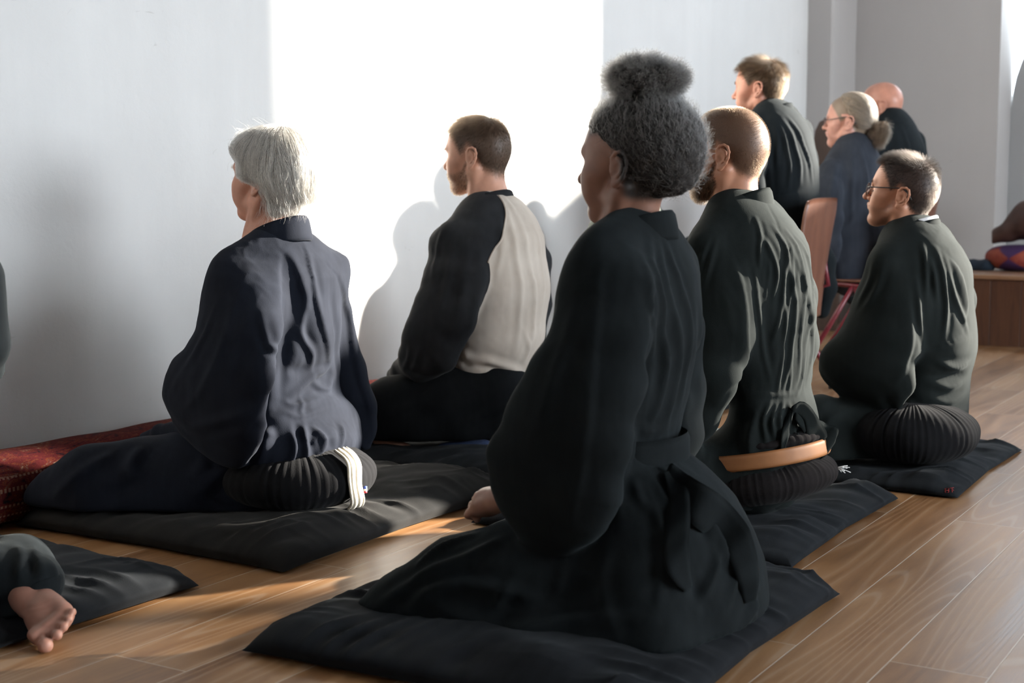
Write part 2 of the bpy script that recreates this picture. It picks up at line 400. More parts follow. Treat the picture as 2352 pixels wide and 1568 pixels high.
# back wall with an arched niche and unseen sun windows, cut to place the sunlight
def rect_with_holes(name, mat, x0, x1, ylo, yhi, zlo, zhi, holes):
    """wall between x0 and x1 thick, rectangular holes (ya, yb, za, zb)"""
    bb = MB(); ys = sorted({ylo, yhi, *[h[0] for h in holes], *[h[1] for h in holes]})
    for i in range(len(ys) - 1):
        ya, yb = ys[i], ys[i + 1]; zs = [(zlo, zhi)]
        for h in holes:
            if h[0] <= ya + 1e-6 and h[1] >= yb - 1e-6: zs = [(zlo, h[2]), (h[3], zhi)]
        for za, zb in zs:
            if zb - za > 1e-4: bb.box(((x0 + x1) / 2, (ya + yb) / 2, (za + zb) / 2), ((x1 - x0) / 2, (yb - ya) / 2, (zb - za) / 2))
    o = bb.build(name, mat, smooth=False); o['kind'] = 'structure'; return o
NY, NZ0 = 2.055, .40
WIN1 = (-1.53, .37, 2.30, 4.5); WIN2 = (-3.45, -2.68, 2.22, 3.9); WIN3 = (-3.90, -3.45, 2.60, 3.9); SUN_SLIT = (-4.38, -4.12, 2.76, 3.1)  # raised sill and narrow slit added to shape the sun on people and floor
def arch(yl, yr, z0, zs, n=24, rise=None):
    """left foot, spring, arc, spring, right foot of an arched opening (y falls to the right)"""
    R = (yl - yr) / 2; c = (yl + yr) / 2; rise = rise or R
    P = [(yl, z0 + (zs - z0) * t) for t in np.linspace(0, 1, 8)[:-1]]
    P += [(c + R * math.cos(a), zs + rise * math.sin(a)) for a in np.linspace(0, math.pi, n)]
    return P + [(yr, zs - (zs - z0) * t) for t in np.linspace(0, 1, 8)[1:]]
A1 = arch(NY, NY - 1.3, NZ0, 2.75); A2 = arch(NY, NY - 1.3, NZ0, 2.6)
bb = MB()
na = len(A1)
V = [(BACK_X, y, z) for y, z in A1] + [(BACK_X + .40, y, z) for y, z in A2]
F_ = [(i, i + 1, na + i + 1, na + i) for i in range(na - 1)]
bb.add(V, F_)
# wall face around the opening
up = [(BACK_X, y, CEIL) for y, z in A1]
bb.add([(BACK_X, y, z) for y, z in A1] + up, [(i + 1, i, na + i, na + i + 1) for i in range(7, na - 8)])
yl, yr = NY, NY - 1.3
bb.add([(BACK_X, yl, 0), (BACK_X, WALL_Y, 0), (BACK_X, WALL_Y, CEIL), (BACK_X, yl, CEIL)], [(0, 1, 2, 3)])
bb.add([(BACK_X, yr, 0), (BACK_X, yl, 0), (BACK_X, yl, NZ0), (BACK_X, yr, NZ0)], [(0, 1, 2, 3)])
bb.add([(BACK_X + .40, yr, NZ0), (BACK_X, yr, NZ0), (BACK_X, yl, NZ0), (BACK_X + .40, yl, NZ0)], [(0, 1, 2, 3)])
bb.add([(BACK_X + .9, WALL_Y + .2, 0), (BACK_X + .9, WALL_Y + .2, CEIL), (BACK_X + .9, yr - .2, CEIL), (BACK_X + .9, yr - .2, 0)], [(0, 1, 2, 3)])
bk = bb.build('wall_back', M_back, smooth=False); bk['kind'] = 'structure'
# the wall right of the niche, with the sun windows and the added slit
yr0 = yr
rw = rect_with_holes('wall_back_windows', M_back, BACK_X, BACK_X + .25, RIGHT_Y - .3, yr0, 0, CEIL, [WIN1, WIN2, WIN3, SUN_SLIT]); rw.name = 'wall_back'
M_panel = plaster('niche_grey', (.36, .36, .355), .03)
pb = MB(); pb.add([(BACK_X + .40, y, z) for y, z in A2], [tuple(range(na))])
m_, nt_, b_ = nodemat('niche_glow_glass'); b_.inputs['Emission Color'].default_value = (.80, .90, 1.0, 1); b_.inputs['Emission Strength'].default_value = 4.2  # glowing pane added in the niche for a bluish sheen on the floor
pn = pb.build('window_3', m_, smooth=False); pn['kind'] = 'structure'
A3 = arch(NY - .004, NY - 1.296, NZ0 + .002, 1.40, rise=.75); pb = MB(); n3 = len(A3)
pb.add([(BACK_X + .36, y, z) for y, z in A3] + [(BACK_X + .39, y, z) for y, z in A3], [tuple(range(n3))[::-1], tuple(range(n3, 2 * n3))] + [(i, i + 1, n3 + i + 1, n3 + i) for i in range(n3 - 1)])
pn = pb.build('trim_2', M_panel, smooth=False); pn['kind'] = 'structure'
slab('wall_rear', (REAR_X - .2, RIGHT_Y - .3, 0), (REAR_X, WALL_Y + .3, CEIL), M_wall)
slab('wall_right', (REAR_X - .3, RIGHT_Y - .2, 0), (BACK_X + .3, RIGHT_Y, CEIL), M_wall)
M_frame = plain('window_frame_white', (.7, .7, .68), .5)
def lit(name, col, s):
    m, nt, b = nodemat(name); b.inputs['Base Color'].default_value = (.6, .6, .6, 1)
    b.inputs['Emission Color'].default_value = (*col, 1); b.inputs['Emission Strength'].default_value = s; return m
WIN_COL = (.84, .92, 1.0)
M_lits = [lit('frosted_daylight_glass', WIN_COL, 12.5), lit('frosted_glass_dimmed', WIN_COL, 3.5)]  # second pane glows less, to keep the wall beside the sun patch dimmer
wn = 1
for xa, xb in ((1.8, 5.6), (6.4, 8.6)):
    fb = MB(); y = RIGHT_Y + .03; za, zb = .75, 3.7
    for (c, h) in (((xa, y, (za + zb) / 2), (.05, .05, (zb - za) / 2 + .05)), ((xb, y, (za + zb) / 2), (.05, .05, (zb - za) / 2 + .05)), (((xa + xb) / 2, y, (za + zb) / 2), (.03, .04, (zb - za) / 2)),
                   (((xa + xb) / 2, y, za), ((xb - xa) / 2, .05, .05)), (((xa + xb) / 2, y, zb), ((xb - xa) / 2, .05, .05)), (((xa + xb) / 2, y, 2.6), ((xb - xa) / 2, .03, .03))): fb.box(c, h)
    w = fb.build('window_%d' % wn, M_frame, smooth=False); w['kind'] = 'structure'; wn += 1
    gb = MB(); gb.add([(xa, RIGHT_Y + .02, za), (xb, RIGHT_Y + .02, za), (xb, RIGHT_Y + .02, zb), (xa, RIGHT_Y + .02, zb)], [(3, 2, 1, 0)])
    gb.build('pane', M_lits[wn - 2], w, smooth=False)
# ------------------------------------------------------------------ light
sd = np.array([-math.sin(SUN_AZ) * math.cos(SUN_EL), math.cos(SUN_AZ) * math.cos(SUN_EL), -math.sin(SUN_EL)])
sl = bpy.data.lights.new('sun', 'SUN'); sl.energy = 26.0; sl.angle = math.radians(1.8); sl.color = (1.0, .93, .82)
so = bpy.data.objects.new('sun', sl); COL.objects.link(so); so.rotation_euler = Vector(sd).to_track_quat('-Z', 'Y').to_euler()
so.location = (8, -6, 6)
wd = bpy.data.worlds.new('sky'); SC.world = wd; wd.use_nodes = True
bg = wd.node_tree.nodes['Background']; bg.inputs[0].default_value = (.70, .84, 1.0, 1); bg.inputs[1].default_value = 5.0
# ------------------------------------------------------------------ camera
cd = bpy.data.cameras.new('camera'); cd.sensor_width = 36; cd.lens = FPX * 36 / 2352; cd.clip_start = .05
co = bpy.data.objects.new('camera', cd); COL.objects.link(co); co.location = CAM
co.rotation_euler = Matrix(((cr[0], cu[0], -cf[0]), (cr[1], cu[1], -cf[1]), (cr[2], cu[2], -cf[2]))).to_euler()
cd.dof.use_dof = True; cd.dof.focus_distance = 3.45; cd.dof.aperture_fstop = 4.5
SC.camera = co
vs = SC.view_settings; vs.view_transform = 'Standard'; vs.look = 'None'; vs.gamma = 1; vs.exposure = .88
vs.use_curve_mapping = False
SC.cycles.use_denoising = True; SC.cycles.max_bounces = 6; SC.cycles.diffuse_bounces = 4; SC.cycles.use_adaptive_sampling = True; SC.cycles.adaptive_threshold = .04; SC.cycles.adaptive_min_samples = 16; SC.cycles.glossy_bounces = 3
SC.cycles.sample_clamp_indirect = 4
# ------------------------------------------------------------------ people: materials
def skin_mat(name, base, rough=.5, sss=.12, red=(.45, .10, .07)):
    m, nt, b = nodemat(name)
    f = noise(nt, coords(nt), 26, 4)
    c = ramp(nt, f, [(.3, tuple(k * .86 for k in base)), (.7, tuple(min(1, k * 1.1) for k in base))])
    at = nn(nt, 'ShaderNodeAttribute', attribute_name='tint'); at2 = nn(nt, 'ShaderNodeAttribute', attribute_name='amount')
    mx = nn(nt, 'ShaderNodeMixRGB'); nt.links.new(at2.outputs['Fac'], mx.inputs[0]); nt.links.new(c, mx.inputs[1]); nt.links.new(at.outputs['Color'], mx.inputs[2])
    nt.links.new(mx.outputs[0], b.inputs['Base Color'])
    b.inputs['Roughness'].default_value = rough; b.inputs['Specular IOR Level'].default_value = .4
    b.inputs['Subsurface Weight'].default_value = sss; b.inputs['Subsurface Radius'].default_value = (.9, .35, .2); b.inputs['Subsurface Scale'].default_value = .008
    bump(nt, b, noise(nt, coords(nt), 330, 3), .10, .0008)
    return m
def hair_mat(name, c, rough=.35, vary=.35):
    m = bpy.data.materials.new(name); m.use_nodes = True; nt = m.node_tree; nt.nodes.clear()
    hi = nn(nt, 'ShaderNodeHairInfo')
    r = ramp(nt, hi.outputs['Random'], [(0, tuple(k * (1 - vary) for k in c)), (1, tuple(min(.9, k * (1 + vary)) for k in c))])
    h = nt.nodes.new('ShaderNodeBsdfHairPrincipled'); h.model = 'CHIANG'; h.parametrization = 'COLOR'
    nt.links.new(r, h.inputs['Color']); h.inputs['Roughness'].default_value = rough; h.inputs['Radial Roughness'].default_value = .45
    h.inputs['Random Roughness'].default_value = .3; h.inputs['IOR'].default_value = 1.36
    d = nt.nodes.new('ShaderNodeBsdfDiffuse'); nt.links.new(r, d.inputs[0]); mx = nt.nodes.new('ShaderNodeMixShader'); mx.inputs[0].default_value = .35
    o = nt.nodes.new('ShaderNodeOutputMaterial'); nt.links.new(h.outputs[0], mx.inputs[1]); nt.links.new(d.outputs[0], mx.inputs[2]); nt.links.new(mx.outputs[0], o.inputs[0])
    return m
# ------------------------------------------------------------------ people: head sculpt (x right, y forward, z up, ear canal at z 0, metres)
def head_prims(o):
    g = o.get
    w = g('w', 1.0); nose = g('nose', 1.0); jaw = g('jaw', 1.0); chin = g('chin', 1.0); eyes = g('eyes', 'closed')
    L = []
    A = L.append
    A(ell((0, -.008, .045), (.0755 * w, .0975, .0815), .02))
    A(ell((0, .028, .036), (.064 * w, .066, .072), .03))
    A(ell((0, -.048, .012), (.064 * w, .056, .06), .03))
    A(Tec((0, .043, .01), (0, .058, -.080), (.060 * w, .050), (.031 * jaw, .030), (1, 0, 0), .03))
    for s in (-1, 1):
        A(cap((s * .055 * w * jaw, .004, -.048), (s * .016, .068, -.092), .017, .016, .022))
        A(ell((s * .049 * w, .054, -.014), (.021, .028, .020), .022))
        A(cap((s * .037, .081, .030), (s * .006, .090, .024), .0115, .011, .014))
        A(ell((s * .040, .066, -.045), (.018, .022, .028), .03))
    A(ell((0, .078, -.094 * chin), (.017, .017, .015), .02))
    A(ell((0, .082, -.055), (.026, .018, .020), .018))
    for s in (-1, 1): A(ell((s * .033, .099, .006), (.017, .014, .012), .014, sub=True))
    A(cap((0, .0905, .018), (0, .090 + .024 * nose, -.021), .0075, .0095, .012))
    A(ell((0, .091 + .024 * nose, -.026), (.0105, .0105, .0095), .008))
    for s in (-1, 1):
        A(ell((s * .0125, .098, -.029), (.0075, .0105, .0075), .007))
        A(ell((s * .006, .104 + .004 * nose, -.0345), (.0035, .006, .004), .004, sub=True))
        A(ell((s * .032, .0765, .006), (.0135, .0130, .0130), .003))
        # closed lids: a fold under the brow and a lash line
        A(cap((s * .045, .083, .002), (s * .021, .087, .001), .0022, .0022, .004))
    A(cap((-.019, .092, -.0505), (0, .1010, -.0475), .0048, .0062, .006)); A(cap((.019, .092, -.0505), (0, .1010, -.0475), .0048, .0062, .006))
    A(cap((-.016, .091, -.0590), (.016, .091, -.0590), .0055, .0055, .006)); A(ell((0, .0965, -.0600), (.012, .007, .0062), .006))
    A(cap((-.024, .094, -.0540), (.024, .094, -.0540), .0016, .0016, .004, sub=True))
    A(ell((0, .0985, -.0715), (.016, .007, .005), .008, sub=True))
    # neck and upper chest stub
    nk = g('neck', 1.0); lean = g('lean', 0.0)
    A(Tec((0, -.020, -.03), (0, -.046 + lean, -.150), (.054 * nk, .058 * nk), (.058 * nk, .060 * nk), (1, 0, 0), .03))
    A(Tec((0, -.046 + lean, -.150), (0, -.046 + lean, -.200), (.060 * nk, .060 * nk), (.070, .050), (1, 0, 0), .03))
    for s in (-1, 1):
        A(cap((s * .062, -.020, -.040), (s * .022, .010 + lean, -.165), .013, .011, .02))
    # ears
    for s in (-1, 1):
        ex, ey, ez = .0765 * w + g('earx', 0), g('eary', -.012), g('earz', -.006); es = g('ears', 1.0)
        def E(u, v, out): return (s * (ex + out * es), ey + (-.10 * v + u) * es - .55 * out * es + .0, ez + (v + .12 * u) * es)
        A(Tec(E(.001, .012, .004), E(.002, -.014, .003), (.0062, .0160 * es), (.0060, .0115 * es), (1, 0, 0), .006))
        ring = [(.013, .004), (.0150, .018), (.009, .0285), (-.002, .032), (-.0125, .0275), (-.0175, .015), (-.0165, 0), (-.012, -.014), (-.004, -.024), (.004, -.029)]
        outs = [.004, .006, .0085, .0105, .0115, .012, .011, .0095, .0075, .006]
        for i in range(len(ring) - 1):
            r = .0036 if i < 7 else .0042
            A(cap(E(*ring[i], outs[i]), E(*ring[i + 1], outs[i + 1]), r * es, r * es, .003))
        A(ell(E(.004, -.027, .006), (.0048, .0085 * es, .0095 * es), .006))
        ah = [(.004, .021), (-.006, .015), (-.009, .004), (-.006, -.007), (.001, -.014)]
        for i in range(4): A(cap(E(*ah[i], .0095), E(*ah[i + 1], .0095), .003 * es, .003 * es, .003))
        A(ell(E(.006, -.001, .0135), (.0075, .0060 * es, .0085 * es), .004, sub=True)); A(cap(E(-.001, .024, .0130), E(-.0125, .006, .0150), .0032 * es, .0028 * es, .003, True))
        A(cap(E(.0135, .002, .005), E(.0125, -.008, .006), .0042 * es, .0042 * es, .004))
    for p in g('extra', []): A(p)
    return L
class Head:
    """head placed with its ear at an image point; yaw/pitch/roll about the neck"""
    def __init__(s, opts, pos, scale, yaw=0, pitch=0, roll=0):
        s.o = opts; s.pos = np.array(pos); s.sc = scale
        R = Matrix.Rotation(math.radians(yaw), 3, 'Z') @ Matrix.Rotation(math.radians(pitch), 3, 'X') @ Matrix.Rotation(math.radians(roll), 3, 'Y')
        s.R = np.array(R); s.prims = head_prims(opts)
        s.V, s.Q = nets(s.prims, opts.get('res', .0026))
        s.V = laplace(s.V, s.Q, 1, .3); s.N = vnormals(s.V, s.Q)
    def w(s, P): return s.pos + (np.asarray(P) @ s.R.T) * s.sc
    def wd(s, D): return np.asarray(D) @ s.R.T
    def sd(s, P): return sdf(s.prims, P)
    def build(s, mat, parent, tint=None, extra=None):
        V = s.w(s.V); Q = s.Q; am = np.zeros(len(V)); col = np.zeros((len(V), 3))
        for f, c in (tint or []):
            a = np.clip(f(s.V, s.N), 0, 1); col = np.where(a[:, None] > 0, col * (am / np.maximum(am + a, 1e-6))[:, None] + np.array(c) * (a / np.maximum(am + a, 1e-6))[:, None], col); am = np.maximum(am, a)
        for (v, q) in (extra or []):
            Q = np.concatenate([Q, q + len(V)]); V = np.concatenate([V, v]); am = np.concatenate([am, np.zeros(len(v))]); col = np.concatenate([col, np.zeros((len(v), 3))])
        o = mesh('body', V, Q, mat, parent)
        a = o.data.attributes.new('tint', 'FLOAT_COLOR', 'POINT'); a.data.foreach_set('color', np.c_[col, np.ones(len(col))].astype(np.float32).ravel())
        a = o.data.attributes.new('amount', 'FLOAT', 'POINT'); a.data.foreach_set('value', am.astype(np.float32))
        return o
def hair_curves(name, P, rad, mat, parent):
    """P: (strands, points, 3) world positions, rad: (strands, points)"""
    n, m = P.shape[:2]
    hc = bpy.data.hair_curves.new(name); hc.add_curves([m] * n)
    hc.position_data.foreach_set('vector', P.astype(np.float32).ravel())
    r = hc.attributes.get('radius') or hc.attributes.new('radius', 'FLOAT', 'POINT')
    r.data.foreach_set('value', rad.astype(np.float32).ravel())
    hc.materials.append(mat)
    o = bpy.data.objects.new(name, hc); COL.objects.link(o)
    if parent:
        o.parent = parent; bpy.context.view_layer.update(); o.matrix_parent_inverse = parent.matrix_world.inverted()
    return o
def scatter(V, Q, dens, n, rng):
    """n random surface points with probability ~ area * dens(vertex)"""
    c = V[Q].mean(1); A = np.linalg.norm(np.cross(V[Q[:, 2]] - V[Q[:, 0]], V[Q[:, 3]] - V[Q[:, 1]]), axis=1)
    w = A * dens[Q].mean(1); w = w / w.sum(); i = rng.choice(len(Q), n, p=w)
    a, b = rng.random((2, n, 1)); q = Q[i]
    return (V[q[:, 0]] * (1 - a) + V[q[:, 1]] * a) * (1 - b) + (V[q[:, 3]] * (1 - a) + V[q[:, 2]] * a) * b, i
def grow(H, n, dens, length, direc, seed, steps=5, r0=.00016, lift=.0008, grav=0.0, curl=0.0, clump=0.0, jit=.25, push=True, noisef=40, tip=.35, hug=0.0):
    """grow n strands on head H (local space); direc(P, N) -> wanted direction"""
    rng = np.random.default_rng(seed); d = np.clip(dens(H.V, H.N), 0, 1)
    P, fi = scatter(H.V, H.Q, d, n, rng); N = H.N[H.Q[fi]].mean(1); N /= np.linalg.norm(N, axis=1, keepdims=True) + 1e-9
    Ls = length(P, N) * (1 + .3 * (rng.random(n) - .5)); out = [P - N * .0006]
    D = direc(P, N) + jit * (rng.random((n, 3)) - .5) * 2
    nz = np.stack([vnoise(P * noisef + 7.7 * k) for k in range(3)], 1); D = D + clump * nz
    D /= np.linalg.norm(D, axis=1, keepdims=True) + 1e-9
    X = P.copy()
    for k in range(steps):
        if hug:                              # lie along the surface
            e = .003; g = np.stack([H.sd(X + np.eye(3)[a] * e) - H.sd(X - np.eye(3)[a] * e) for a in range(3)], 1)
            g /= np.linalg.norm(g, axis=1, keepdims=True) + 1e-9; D = D - g * ((D * g).sum(1, keepdims=True) * hug)
            D /= np.linalg.norm(D, axis=1, keepdims=True) + 1e-9
        X = X + D * (Ls / steps)[:, None]
        if push:
            s = H.sd(X); need = np.maximum(lift * (1 + .5 * k) - s, 0)
            X = X + (g if hug else (X - np.array([0, -.01, .02])) / np.linalg.norm(X - np.array([0, -.01, .02]), axis=1, keepdims=True)) * need[:, None]
        out.append(X.copy())
        T = direc(X, N); D = D * .75 + T * .25; D[:, 2] -= grav * (k + 1) / steps
        if curl: D = D + curl * (rng.random((n, 3)) - .5) * 2
        D /= np.linalg.norm(D, axis=1, keepdims=True) + 1e-9
    S = np.stack(out, 1); rad = np.linspace(1, tip, steps + 1)[None] * r0 * (1 + .3 * (rng.random((n, 1)) - .5))
    return H.w(S.reshape(-1, 3)).reshape(S.shape), np.repeat(rad, 1, 0) * H.sc
# ------------------------------------------------------------------ people: clothes sculpt
class Fig:
    def __init__(s, X0): s.X0 = X0; s.P = []
    def S(s, px, py, dx=0): return onX(px, py, s.X0 + dx)
    def v(s, rows, k=.03, sub=False):
        """upright chain: rows of (image x, image y, sideways offset m, half-width px, sideways half-thickness m)"""
        pts = []
        for px, py, dx, h, rx in rows:
            c = s.S(px, py, dx); hm = h * depth(c) / FPX; az = math.atan2(c[1], c[0])
            ry = math.sqrt(max(hm * hm - (rx * math.sin(az)) ** 2, (.25 * hm) ** 2)) / math.cos(az); pts.append((c, (rx, ry)))
        for (a, ra), (b, rb) in zip(pts[:-1], pts[1:]): s.P.append(Tec(a, b, ra, rb, (1, 0, 0), k, sub))
        return s
    def t(s, rows, k=.03, flat=1.0, sub=False):
        """round chain: rows of (image x, image y, sideways offset, radius px)"""
        pts = []
        for px, py, dx, h in rows:
            c = s.S(px, py, dx); r = h * depth(c) / FPX; pts.append((c, (r * flat, r)))
        for (a, ra), (b, rb) in zip(pts[:-1], pts[1:]): s.P.append(Tec(a, b, ra, rb, (1, 0, 0), k, sub))
        if len(pts) == 1: s.P.append(ell(pts[0][0], (pts[0][1][0], pts[0][1][1], pts[0][1][1]), k, sub))
        return s
    def e(s, px, py, dx, r, k=.03, sub=False, W=(0, 0, 1)): s.P.append(ell(s.S(px, py, dx), r, k, sub, (1, 0, 0), W)); return s
    def cloth(s, name, mat, parent, res=.006, folds=(), wr=0, zmin=None, smooth=2, seed=0, wdir=(7, 7, 2.2), extra=None, rel=None):
        V, Q = nets(s.P, res, zmin)
        V = laplace(V, Q, smooth, .5)
        N = vnormals(V, Q)
        if wr:                                   # drape wrinkles that run mostly downwards
            q = V * np.array(wdir) * 3.0 + seed * 13.1
            q = q + .5 * np.stack([vnoise(V * 6 + 3), vnoise(V * 6 + 9), vnoise(V * 5 + 21)], 1)
            n1 = 1 - 2 * np.abs(vnoise(q)) ** .8; n2 = 1 - 2 * np.abs(vnoise(q * 2.6 + 5)); n3 = 1 - 2 * np.abs(vnoise(V * 55 + 9))
            am = np.clip(.45 + .8 * vnoise(V * 5 + seed), 0, 1); V = V + N * ((n1 * .55 + n2 * .22) * wr * am + n3 * .00015 * np.clip(vnoise(V * 7 + 40) + .2, 0, 1))[:, None]
        if folds: V = fold(V, Q, folds)
        if zmin is not None: V[:, 2] = np.maximum(V[:, 2], zmin)
        if extra: V = extra(V, Q)
        return mesh(name, V, Q, mat, parent)
def band(path, h, th, up, mat, name, parent, res=10, bulge=.0, wob=0.0, ribs=0):
    """closed strip of cloth of height h and thickness th that follows a path (collar, belt); up: per-point upward vectors"""
    c = catmull(path, .008); n = len(c); T = np.gradient(c, axis=0); T /= np.linalg.norm(T, axis=1, keepdims=True)
    ups = np.array([np.interp(np.linspace(0, 1, n), np.linspace(0, 1, len(up)), np.array(up)[:, k]) for k in range(3)]).T
    ups /= np.linalg.norm(ups, axis=1, keepdims=True)
    out = np.cross(T, ups); out /= np.linalg.norm(out, axis=1, keepdims=True)
    hs = np.interp(np.linspace(0, 1, n), np.linspace(0, 1, len(h)), h) if hasattr(h, '__len__') else np.full(n, h)
    sec = []
    for a in np.linspace(-1, 1, res): sec.append((a, 1))
    for a in np.linspace(1, -1, res): sec.append((a, -1))
    V = []; m = len(sec); w = wob * vnoise(c * 30)
    for i in range(n):
        for a, sgn in sec:
            t = th * .5 * math.sqrt(max(0, 1 - a ** 6)) * (1 - .55 * abs(math.cos(a * math.pi * ribs / 2 + math.pi / 2 * (ribs % 2 == 0))) ** 6 if ribs else 1)
            V.append(c[i] + ups[i] * a * hs[i] / 2 + out[i] * (sgn * t + bulge * (1 - a * a) + w[i] * (a)))
    Fc = [(i * m + k, i * m + (k + 1) % m, (i + 1) * m + (k + 1) % m, (i + 1) * m + k) for i in range(n - 1) for k in range(m)]
    Fc += [tuple(range(m))[::-1], tuple(range((n - 1) * m, n * m))]
    return mesh(name, V, Fc, mat, parent)
# ------------------------------------------------------------------ floor cushions
def zabuton(lo, hi, h, mat, label, seed, dents=(), parts=(), ears=.06, wr=.004, n=200, skew=(0, 0)):
    """flat square cushion from lo (x, y) to hi, height h, pointed corners, stitched edge, wrinkles running in from the edges"""
    c = (np.array(lo) + np.array(hi)) / 2; hx, hy = (np.array(hi) - np.array(lo)) / 2
    root = empty('floor_cushion', (c[0], c[1], 0), label, 'cushion')
    u = np.sin(np.linspace(-1, 1, n) * math.pi / 2) * .75 + np.linspace(-1, 1, n) * .25
    U, W = np.meshgrid(u, u, indexing='ij'); U = U.ravel(); W = W.ravel(); V = []; zs = []
    bow = ears * (1 - np.abs(U * W) ** .8)
    X = U * hx * (1 - bow * (1 - W ** 2 * .2) * (np.abs(U) > 0)) ; Y = W * hy * (1 - bow * (1 - U ** 2 * .2))
    eu = 1 - np.abs(U); ew = 1 - np.abs(W); prof = (1 - np.abs(U) ** 9) ** .5 * (1 - np.abs(W) ** 9) ** .5
    cor = np.clip((np.abs(U) * np.abs(W) - .80) / .20, 0, 1); prof = prof * (1 - .45 * cor ** 1.5)
    seamz = h * .20 * (1 - .5 * cor)
    dome = 1.0 + .16 * (1 - U ** 2) * (1 - W ** 2)
    g = np.c_[X + c[0], Y + c[1], 0 * X]
    wrk = (np.exp(-(ew / .26) ** 2) * (1 - np.abs(vnoise(np.c_[g[:, 0] * 22 + g[:, 1] * 5, g[:, 1] * 3.5, np.full(len(X), seed * 1.0)])) * 2)
           + np.exp(-(eu / .26) ** 2) * (1 - np.abs(vnoise(np.c_[g[:, 0] * 3.5, g[:, 1] * 22 + g[:, 0] * 5, np.full(len(X), seed + 5.0)])) * 2)) * wr
    wrk += wr * 1.2 * fbm(np.c_[g[:, :2] * 5, np.full(len(X), seed + 9.0)], 3)
    top = seamz + (h * dome - seamz) * prof + wrk * np.minimum(1, 6 * np.minimum(eu, ew) + .1)
    for (dx, dy, rx, ry, dd) in dents:
        top = top - dd * np.exp(-(((X + c[0] - dx) / rx) ** 2 + ((Y + c[1] - dy) / ry) ** 2) ** 1.6)
    for sx, sy in ((-.35, -.35), (.35, -.35), (-.35, .35), (.35, .35)):
        top = top - .012 * np.exp(-(((U - sx) / .07) ** 2 + ((W - sy) / .07) ** 2))
    bot = np.clip(seamz * (1 - prof ** .6), .002, None)
    top = np.maximum(top, bot + .001)
    Vt = np.c_[X + c[0], Y + c[1], top]; Vb = np.c_[X + c[0], Y + c[1], bot]
    bul = .012 * h / .06 * np.sin(np.pi * np.clip((top - seamz) / (h - seamz + 1e-6), 0, 1)) * (1 - cor)
    Vt[:, 0] += np.sign(U) * bul * smoothstep(.10, .0, eu); Vt[:, 1] += np.sign(W) * bul * smoothstep(.10, .0, ew)
    edge = (np.abs(U) > .9999) | (np.abs(W) > .9999); Vb[edge] = Vt[edge] * [1, 1, 0] + np.c_[0 * X, 0 * X, seamz][edge]; Vt[edge] = Vb[edge]
    I = np.arange(n * n).reshape(n, n); q = np.stack([I[:-1, :-1], I[1:, :-1], I[1:, 1:], I[:-1, 1:]], -1).reshape(-1, 4)
    Vv = np.concatenate([Vt, Vb]); Qq = np.concatenate([q, q[:, ::-1] + n * n])
    mesh('cover', Vv, Qq, mat, root)
    return root
def zafu(c, R, h, mat, label, pleats=44, tilt=(0, 0), seed=0, amp=.004, name='round_cushion', sx=1.0, power=3.0, sag=0):
    """round pleated meditation cushion"""
    root = empty(name, (c[0], c[1], c[2]), label, 'cushion')
    na, nb = 220, 60; V = []
    th = np.linspace(-math.pi / 2, math.pi / 2, nb); A = np.linspace(0, 2 * math.pi, na, endpoint=False)
    rng = np.random.default_rng(seed); ph = rng.random(pleats) * .6
    for t in th:
        cz, sz = math.cos(t), math.sin(t)
        r = abs(cz) ** (2 / power); z = math.copysign(abs(sz) ** (2 / 2.2), sz)
        for a in A:
            k = a / (2 * math.pi) * pleats; fr = k + .35 * math.sin(3 * a + seed); e = abs((fr % 1) - .5) * 2
            pl = -amp * (1 - e) ** 6 * 2.2 + amp * .5 * math.sin(7 * a + 4 * t + seed)
            g = min(1, (1 - abs(sz)) * 2 + .5)
            rr = R * r + pl * g * (r ** .5)
            V.append((rr * math.cos(a) * sx, rr * math.sin(a), h / 2 + z * h / 2 * (1 - sag * (1 - min(1, r * 1.0)) * (z > 0)) + (pl * .8 if z > 0 and r > .3 else 0)))
    V = np.array(V); Rm = np.array(Matrix.Rotation(math.radians(tilt[0]), 3, 'X') @ Matrix.Rotation(math.radians(tilt[1]), 3, 'Y'))
    V = (V - [0, 0, h / 2]) @ Rm.T + [0, 0, h / 2]; V = V + np.array(c)
    F_ = [(i * na + k, i * na + (k + 1) % na, (i + 1) * na + (k + 1) % na, (i + 1) * na + k) for i in range(nb - 1) for k in range(na)]
    o = mesh('cover', V, np.array(F_), mat, root)
    return root, o

# ------------------------------------------------------------------ short hair, beards, spectacles
HB = np.array([(-.13, -.080), (-.075, -.066), (-.045, -.045), (-.028, -.012), (-.016, .020), (0, .030), (.014, .014), (.028, .008), (.036, .028), (.050, .050), (.072, .078), (.088, .096), (.12, .11)])
def hairmask(shift=0.0, soft=.012, recede=0.0, nape=0.0, burn=0.0, w=1.0):
    def f(V, N=None):
        zb = np.interp(V[:, 1] + recede * smoothstep(.0, .05, V[:, 1]), HB[:, 0], HB[:, 1]) + shift + nape * smoothstep(-.02, -.06, V[:, 1])
        zb = zb - burn * np.exp(-((V[:, 1] - .022) / .010) ** 2)
        m = smoothstep(-soft / 2, soft, V[:, 2] - zb)
        ear = (np.abs(V[:, 0]) > .0772 * w) & (np.abs(V[:, 1] + .012) < .034) & (V[:, 2] < .034) & (V[:, 2] > -.05)
        return m * ~ear
    return f
